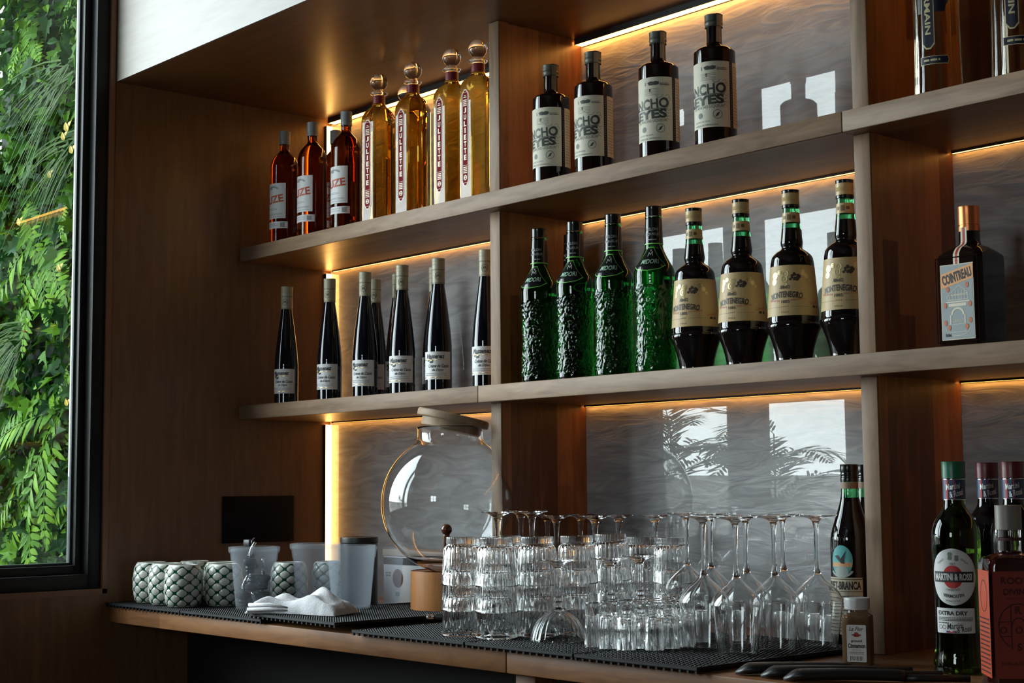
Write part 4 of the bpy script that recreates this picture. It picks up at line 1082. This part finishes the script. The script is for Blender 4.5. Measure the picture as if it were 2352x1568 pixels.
# ------------------------------------------------------------------ stemmed glasses, upside down (rim at z = 0)
def stem_glass(name, out, inn, foot, n=72, fl=None):
    t = empty(name)
    v, f = lathe_data(out+inn[::-1], n, fl, cap0=False, cap1=False)
    m = len(out)+len(inn)
    f += [((m-1)*n+k, (m-1)*n+(k+1) % n, (k+1) % n, k) for k in range(n)]
    # outer runs rim -> apex -> stem -> foot top ; close with caps on the axis
    return t, v, f
def make_wine(name, bowl, stem, nf, n=72, fl=None):
    """bowl: outer (r,z) from the rim upward to the stem; thickness inside; then stem + foot in the same skin"""
    th = .0011
    zt = bowl[-1][1]
    inner = [(max(r-th-.0003*(z/zt), .0004), z-.0012*(z/zt)**2 if z > .002 else z) for r, z in bowl]
    inner = [(r, z) for r, z in inner if z < zt-.004] + [(.0004, zt-.006)]
    prof = inner[::-1] + bowl + stem
    v, f = lathe_data(prof, n, fl)
    o = mesh_obj(name, v, f, M_clear, None, True, None, 60); recalc(o); return o
def lap(pts, sub=5): return smooth_profile(pts, sub)
BW = lap([(.0320, 0), (.0340, .018), (.0375, .045), (.0405, .066), (.0415, .075), (.0405, .082), (.0350, .092), (.0250, .103), (.0150, .112), (.0085, .119), (.0058, .125)], 5)
SW = lap([(.0048, .131), (.0039, .145), (.0037, .175), (.0042, .196), (.0058, .207), (.0110, .2125), (.0230, .2155), (.0360, .2172, 1), (.0366, .2180, 1), (.0360, .2190, 1), (.0200, .2192), (.0005, .2193, 1)], 4)
wine = make_wine('wine_glass', BW, SW, None); first = True
WG = [(1.866, -.313, 'rightmost upturned wine glass, next to the dark green bottle'), (1.846, -.400, 'second upturned wine glass from the right, front row'), (1.836, -.485, 'frontmost upturned wine glass, third from the right'),
      (1.753, -.469, 'fourth upturned wine glass from the right, over the shot glasses'), (1.600, -.275, 'upturned wine glass behind the fourth one, its bowl sloping right'), (1.755, -.362, 'upturned wine glass close behind the frontmost one'),
      (1.760, -.268, 'upturned wine glass close behind the second one from the right'), (1.504, -.232, 'upturned wine glass leftmost of the tall ones, in front of the warm tumblers')]
for x, y, lb in WG:
    o = wine if first else wine.copy()
    if not first: COL.objects.link(o)
    first = False
    o.location = (x, y, ZM+.0002); o.rotation_euler.z = random.uniform(0, 6); tag(o, lb, 'wine glass', 'upturned wine glasses')
BG = lap([(.0300, 0), (.0330, .02), (.0385, .05), (.0400, .066), (.0370, .084), (.0270, .102), (.0140, .116), (.0075, .124)], 5)
SG = lap([(.0055, .132), (.0048, .150), (.0050, .180), (.0068, .200), (.0110, .2105), (.0210, .2155), (.0330, .2185, 1), (.0336, .2194, 1), (.0330, .2204, 1), (.0180, .2200), (.0005, .2195, 1)], 4)
gob = make_wine('goblet', BG, SG, None); first = True
GB = [(1.115, -.366, 'leftmost goblet foot, above the two front tumbler stacks'), (1.037, -.233, 'second goblet from the left, behind the tumbler stacks'), (1.123, -.280, 'third goblet from the left, behind the tumbler stacks'),
      (1.020, -.140, 'fourth goblet from the left, thin stem set far back'), (1.108, -.197, 'fifth goblet from the left, in front of the divider side'), (1.040, -.060, 'sixth goblet from the left, faint stem by the divider edge'),
      (1.210, -.184, 'seventh goblet from the left, against the shaded panel'), (1.188, -.093, 'eighth goblet from the left, against the grey panel'), (1.280, -.080, 'ninth goblet from the left, next to the tall wine glasses')]
for x, y, lb in GB:
    o = gob if first else gob.copy()
    if not first: COL.objects.link(o)
    first = False
    o.location = (x, y, (ZM if y < -.22 else .0002)+.0002); tag(o, lb, 'goblet', 'upturned goblets behind the tumblers')
BC = lap([(.0500, 0), (.0495, .004), (.0475, .012), (.0430, .024), (.0350, .036), (.0240, .045), (.0130, .051), (.0085, .054)], 5)
SC = lap([(.0070, .058), (.0090, .063), (.0066, .068), (.0080, .072), (.0066, .078), (.0062, .100), (.0066, .118), (.0085, .128), (.0170, .135), (.0320, .1395, 1), (.0328, .1405, 1), (.0320, .1416, 1), (.0160, .1412), (.0005, .1408, 1)], 4)
cfl = lambda r, z, a: r*(1-.035*(1-abs(math.sin(12*a)))*min(1, z/.006)) if r > .012 and z < .053 else r
coupe = make_wine('dessert_glass', BC, SC, None, 144, cfl); first = True
for x, y, lb in [(1.463, -.529, 'upturned footed dessert glass at the front, left of the shot glasses'), (1.494, -.426, 'footed dessert glass behind the shot glasses, its foot at their left end'), (1.462, -.318, 'footed dessert glass behind the shot glasses, nearer the tall wine glasses')]:
    o = coupe if first else coupe.copy()
    if not first: COL.objects.link(o)
    first = False
    o.location = (x, y, ZM+.0002); tag(o, lb, 'dessert glass', 'upturned footed dessert glasses')

# ------------------------------------------------------------------ bottles on the counter
def make_fernet():
    t = empty('dark_green_bottle')
    P = smooth_profile([(.030, 0, 1), (.0345, .002), (.0355, .008), (.0355, .10), (.0355, .175), (.0340, .195), (.0285, .216), (.0215, .236), (.0165, .255), (.0148, .270), (.0142, .290, 1)], 5)
    lathe('bottle', P, [M_darkglass, M_emer], t, mfun=lambda z: 1 if z > .256 else 0); Rf = rfun(P)
    lathe('neck_band', [(.0150, .2725), (.0152, .2727), (.0152, .2835), (.0150, .2837)], simple('brown_neck_paper', (.26, .17, .11), .6), t, cap0=False, cap1=False)
    lathe('cap', smooth_profile([(.0145, .2842, 1), (.0153, .2845, 1), (.0153, .2905), (.0147, .291), (.0153, .292), (.0147, .2945), (.0153, .297), (.0147, .3), (.0153, .303), (.0153, .312), (.0142, .3145), (.0, .315, 1)], 3), M_blackpr, t, cap1=False)
    fn = on_lathe(Rf, D(-8), rref=.0355)
    lb = Art().rect(-.036, .044, .026, .122).build('label', simple('parchment', (.50, .43, .31), .6), t, fn, .0003, .003)
    A = Art().text('FERNET-BRANCA', .004, .1085, .014, .074, bold=.04); lines_art(A, -.032, .038, [.032+.0058*k for k in range(11)], .0015, 31)
    A.rect(-.036, .044, .098, .099).rect(-.036, .044, .1185, .1195).build('lettering', M_ink, lb, fn, .0006, .003)
    ov = Art().ell(.008, .150, .0200, .0265, 40).build('picture_label', simple('teal_sky_print', (.10, .42, .42), .5), t, fn, .0003, .003, .01)
    Art().poly([(-.0105, .140), (.0268, .140), (.0262, .1475), (-.0102, .1475)]).build('horizon', simple('orange_sky_print', (.66, .36, .16), .5), ov, fn, .0006, .003)
    Art().ell(.008, .1325, .0125, .0088, 24).ring(.008, .140, .023, .0185, .004, 20, 205, 335).build('globe_print', simple('grey_globe_print', (.36, .42, .40), .5), ov, fn, .0008, .003)
    Art().poly([(.002, .160), (.007, .153), (.018, .169), (.013, .152), (.0135, .145), (.008, .146), (.004, .150), (-.005, .158)]).build('bird_print', M_ink, ov, fn, .0010, .003)
    return t
fer = make_fernet(); fer.location = (1.858, -.205, .0003); fer.rotation_euler.z = D(2); tag(fer, 'dark green bottle with black cap and picture label, left of the right divider', 'bottle', 'dark green bottles by the right divider')
o = copy_tree(fer); o.location = (1.838, -.128, .0003); o.rotation_euler.z = D(30); o['label'] = 'dark green bottle behind the other, only cap and green neck edge showing'

t = tag(empty('spice_jar', (2.006, -.398, .0003), D(30)), 'square glass jar of brown spice with white cap and label', 'jar')
sqm = lambda r, z, a: r*min(1/max(abs(math.cos(a)), abs(math.sin(a))), 1.25) if z < .078 else r
lathe('jar', smooth_profile([(.021, 0, 1), (.0225, .0015), (.0228, .006), (.0228, .068), (.0215, .076), (.0172, .0815), (.0165, .087, 1)], 4), glass('jar_glass', (.93, .92, .88), 1.45), t, 64, sqm, sharp=30)
lathe('spice', smooth_profile([(.019, .0035, 1), (.0205, .005), (.0205, .069), (.018, .0745, 1)], 3), simple('cinnamon_powder', (.20, .105, .045), .9), t, 64, sqm, sharp=30)
lathe('cap', smooth_profile([(.0175, .0855, 1), (.0195, .086, 1), (.0200, .100), (.0192, .1035, 1), (.0, .104, 1)], 3), simple('white_plastic', (.55, .54, .54), .4), t, 48, cap_ribs(36, .006), cap1=False)
fn = on_plane((0, -.0231, 0), 0)
lb = Art().rrect(-.0155, .0155, .006, .064, .002).build('label', M_ink, t, fn, .0004)
Art().rrect(-.0148, .0148, .0067, .0633, .0016).build('label_field', M_white, lb, fn, .0006)
A = Art().text('La Flor', 0, .0572, .0062, .022, shear=.35, bold=.01).text('ground', 0, .0385, .0052, .0165, bold=.03).text('Cinnamon', 0, .0315, .0068, .0265, bold=.04).text('NET WT 3 OZ', 0, .0250, .0022, .013)
for k in range(12): A.rect(-.010+.0017*k, -.010+.0017*k+(.0005 if k % 3 else .0010), .009, .0155)
lines_art(A, -.011, .011, (.0215, .019), .0008, 41)
A.build('lettering', M_ink, lb, fn, .0008)
Art().ell(0, .0485, .0040, .0038, 12).ell(-.002, .047, .0025, .0022, 10).ell(.002, .047, .0025, .0022, 10).build('rose', M_redink, lb, fn, .0010)
Art().ell(-.0052, .0480, .0022, .0013, 10).ell(.0052, .0478, .0022, .0013, 10).build('rose_leaf', simple('leaf_print', (.03, .10, .03), .5), lb, fn, .0009)

def spatula(x, y, rz, L, label, z=.0004):
    t = tag(empty('spatula', (x, y, z), rz), label, 'spatula', 'black spatulas at the right end of the counter')
    V = []; F = []; n = 26; m = 14
    for i in range(n+1):
        u = i/n; w = .0205*math.sqrt(max(0, 1-((max(0, .16-u))/.16)**2)) if u < .16 else .0205 - .0115*((u-.16)/.84)**.8
        th = .0165 if u > .1 else .0165*(.3+.7*u/.1)
        w = max(w, .0008); zc_ = th*.5+.0005 + .007*u*(1-u)
        for k in range(m):
            a = 2*PI*k/m; V.append((u*L, w*math.cos(a), zc_+th*.5*math.sin(a)))
    for i in range(n):
        for k in range(m): F.append((i*m+k, (i+1)*m+k, (i+1)*m+(k+1) % m, i*m+(k+1) % m))
    F += [tuple(range(m)), tuple(n*m+k for k in reversed(range(m)))]
    mesh_obj('blade', V, F, M_plastic, t, True)
    bm = bmesh.new(); tube(bm, [(L-.002, 0, .0055), (L+.02, 0, .0055), (L+.09, 0, .0055)], [.0055, .0052, .0050], 12); bm_obj('handle', bm, M_plastic, t, True)
spatula(1.953, -.630, D(46), .17, 'black spatula farthest back, in front of the wine glasses')
spatula(2.004, -.634, D(44), .17, 'middle black spatula of the three')
spatula(2.050, -.640, D(41), .17, 'frontmost black spatula, nearest the counter edge')

def make_vermouth(capmat, glassmat, full):
    t = empty('vermouth_bottle')
    P = smooth_profile([(.033, 0, 1), (.0365, .0015), (.0372, .006), (.0365, .015), (.0342, .035), (.0330, .065), (.0332, .110), (.0345, .165), (.0350, .185), (.0340, .203), (.0295, .218), (.0215, .229), (.0165, .238), (.0150, .252), (.0145, .2775, 1)], 5)
    lathe('bottle', P, glassmat, t); Rf = rfun(P)
    lathe('neck_label', [(.0158, .2475), (.0161, .2478), (.0161, .2785), (.0158, .2788)], simple('navy_neck_paper', (.02, .045, .10), .45), t, cap0=False, cap1=False)
    fk = on_lathe(lambda z: .0161, D(30), rref=.0161)
    Art().rect(-.026, .026, .2478, .2488).rect(-.026, .026, .2775, .2785).build('neck_edge', M_chrome, t, fk, .0003, .002)
    Art().rect(-.012, -.008, .2488, .2775).rect(.0, .002, .2488, .2775).build('neck_stripe', simple('stripe_red', (.40, .03, .04), .5), t, fk, .0003, .002)
    Art().text('Martini', -.001, .2675, .0085, .021, bold=.02, shear=.2, rot=8).text('& Rossi', .004, .2575, .0090, .021, bold=.02, shear=.2, rot=14).build('neck_script', M_silver, t, fk, .0006, .002)
    lathe('cap', smooth_profile([(.0150, .279, 1), (.0168, .2795, 1), (.0168, .3015), (.0160, .3035), (.0, .304, 1)], 3), capmat, t, 72, cap_ribs(48, .006), cap1=False)
    if not full: return t
    fn = on_lathe(Rf, D(22), rref=.0335)
    Rl = Art().ell(0, .138, .0345, .0405, 48).build('round_label', M_silver, t, fn, .0003, .003, .01)
    Art().ell(0, .138, .0332, .0392, 48).build('label_field', M_white, Rl, fn, .0006, .003, .01)
    Art().ell(0, .138, .0140, .0165, 32).build('red_disc', simple('sign_red', (.52, .025, .02), .45), Rl, fn, .0009, .003)
    Art().rect(-.0295, .0295, .1305, .1455).build('black_bar', M_ink, Rl, fn, .0012, .003)
    Art().text('MARTINI & ROSSI', 0, .138, .0100, .054, bold=.04).build('bar_lettering', M_paper, Rl, fn, .0015, .003)
    A = Art().text('VERMOUTH', 0, .1105, .0048, .030, bold=.03, arc=-.05).text("L'APERITIVO", 0, .1195, .0032, .020, arc=-.04).text('1863', 0, .1568, .0032, .008).text('TORINO', -.017, .1600, .0026, .012, rot=35).text('ITALIA', .017, .1600, .0026, .012, rot=-35).text('PRODUCT OF ITALY', 0, .1035, .0024, .022, arc=-.05)
    A.build('lettering', M_ink, Rl, fn, .0009, .003, .01)
    A = Art()
    for k in range(9): A.ell(.006*math.cos(k*2.1), .167+.0045*math.sin(k*1.7), .0030, .0022, 8)
    A.build('crest', simple('grey_green_crest', (.16, .22, .17), .5), Rl, fn, .0009, .003)
    lb = Art().rrect(-.030, .031, .058, .0935, .0015).build('label', M_white, t, fn, .0003, .003)
    A = Art().text('EXTRA DRY', -.003, .0865, .0060, .045, bold=.04).text('Martini', .001, .0685, .0085, .024, bold=.01, shear=.25, rot=6).text('& Rossi', .014, .0640, .0080, .022, bold=.01, shear=.25, rot=8)
    lines_art(A, -.026, .027, (.0800, .0780, .0760), .0010, 51); lines_art(A, -.026, -.008, (.0725,), .0012, 52); A.ring(-.022, .0665, .003, .003, .0006, 14).ring(-.0155, .0665, .003, .003, .0006, 14)
    A.build('lettering', M_ink, lb, fn, .0006, .003)
    Art().rect(-.012, -.009, .0585, .0615).rect(.0, .003, .0585, .0615).build('stripes', simple('stripe_navy', (.02, .05, .16), .5), lb, fn, .0006)
    Art().rect(-.009, .0, .0585, .0615).build('stripe', MATS['stripe_red'], lb, fn, .0006)
    Art().text('1863', 0, .026, .0115, .032, bold=.01).text('TORINO ITALIA', 0, .040, .0045, .040, bold=.01).build('raised_year', glassmat, t, fn, .0006, .003)
    return t
M_vglass = glass('olive_green_glass', (.055, .125, .012), 1.45)
ver = make_vermouth(simple('green_cap', (.012, .12, .06), .35), M_vglass, True); ver.location = (2.168, -.370, .0003); ver.scale = (1.03,)*3; tag(ver, 'green vermouth bottle with round white label and green cap, right bay', 'bottle')
ros = make_vermouth(simple('maroon_cap', (.10, .010, .014), .35), M_darkglass, False); ros.location = (2.121, -.199, .0003); ros.scale = (1.03,)*3; tag(ros, 'maroon-capped dark bottle just behind the green vermouth bottle on its right', 'bottle', 'maroon-capped bottles in the right bay')
o = copy_tree(ros); o.location = (2.196, -.250, .0003); o['label'] = 'maroon-capped dark bottle at the right edge, behind the red square bottle'

t = tag(empty('square_red_bottle', (2.316, -.471, .0003), D(44)), 'square clear bottle of dark red spirit with red label, right edge', 'bottle'); h = .0365
sqr = lambda r, z, a: r*(1+(min(1/max(abs(math.cos(a)), abs(math.sin(a))), 1.33)-1)*(1 if z < .172 else max(0, 1-(z-.172)/.012)))
lathe('bottle', smooth_profile([(.033, 0, 1), (.0360, .0015), (h, .005), (h, .09), (h, .168), (.0345, .176), (.026, .1805), (.0175, .184), (.0162, .190), (.0160, .215, 1)], 5), glass('jar_glass2', (.95, .94, .94), 1.45), t, 96, sqr, sharp=30)
lathe('liquid', smooth_profile([(.030, .014, 1), (.0325, .016), (.0325, .165), (.030, .170, 1)], 3), simple('dark_red_spirit', (.045, .004, .004), .1), t, 96, sqr, sharp=30)
lathe('stopper', smooth_profile([(.0160, .2152, 1), (.0178, .2156, 1), (.0178, .246), (.0165, .249), (.0, .2495, 1)], 3), simple('grey_stopper', (.21, .185, .16), .4), t, 48, cap1=False)
lathe('cork_ring', [(.0163, .2005), (.0165, .201), (.0165, .204), (.0163, .2045)], simple('twine', (.06, .02, .015), .8), t, 32, cap0=False, cap1=False)
fn = on_plane((0, -h-.0001, 0), 0); fl_ = on_plane((-h-.0001, 0, 0), -PI/2)
lb = Art().rect(-.033, .033, .016, .160).build('label', simple('brick_red_label', (.22, .034, .024), .4), t, fn, .0004)
A = Art().text('ROOTS', 0, .1475, .0095, .044, bold=.03).text('DIVINO', 0, .1325, .0088, .038, bold=.03).text('APERITIF ROSSO', 0, .1235, .0030, .032)
A.ring(0, .086, .0275, .031, .0016, 48, -62, 242).text('R', 0, .108, .0105, bold=.03).text('O', -.0205, .081, .0095, bold=.02).text('O', 0, .081, .0095, bold=.02).text('T', .0205, .081, .0095, bold=.02).text('S', 0, .0585, .0105, bold=.03)
A.line([(-.010, .115), (-.010, .055)], .0016).line([(.010, .115), (.010, .055)], .0016).line([(-.0275, .092), (-.010, .092)], .0014).line([(.010, .092), (.0275, .092)], .0014).line([(-.0265, .0725), (-.010, .0725)], .0014).line([(.010, .0725), (.0265, .0725)], .0014).ring(0, .086, .010, .012, .0016, 18, 0, 180)
A.text('NON-ALCOHOLIC', 0, .036, .0042, .048, bold=.02)
A.build('lettering', simple('oxblood_ink', (.05, .006, .006), .5), lb, fn, .0007)
sl = Art().rect(-.032, .032, .016, .160).build('side_label', simple('orange_lit_label', (.45, .06, .02), .4), t, fl_, .0004)  # side face brighter orange: warm light falling on it put into the label colour
A = Art().ring(0, .125, .020, .022, .0015, 30); lines_art(A, -.028, .028, [.022+.006*k for k in range(13)], .0022, 61); A.build('print', MATS['oxblood_ink'], sl, fl_, .0007)
#COUNTER_END
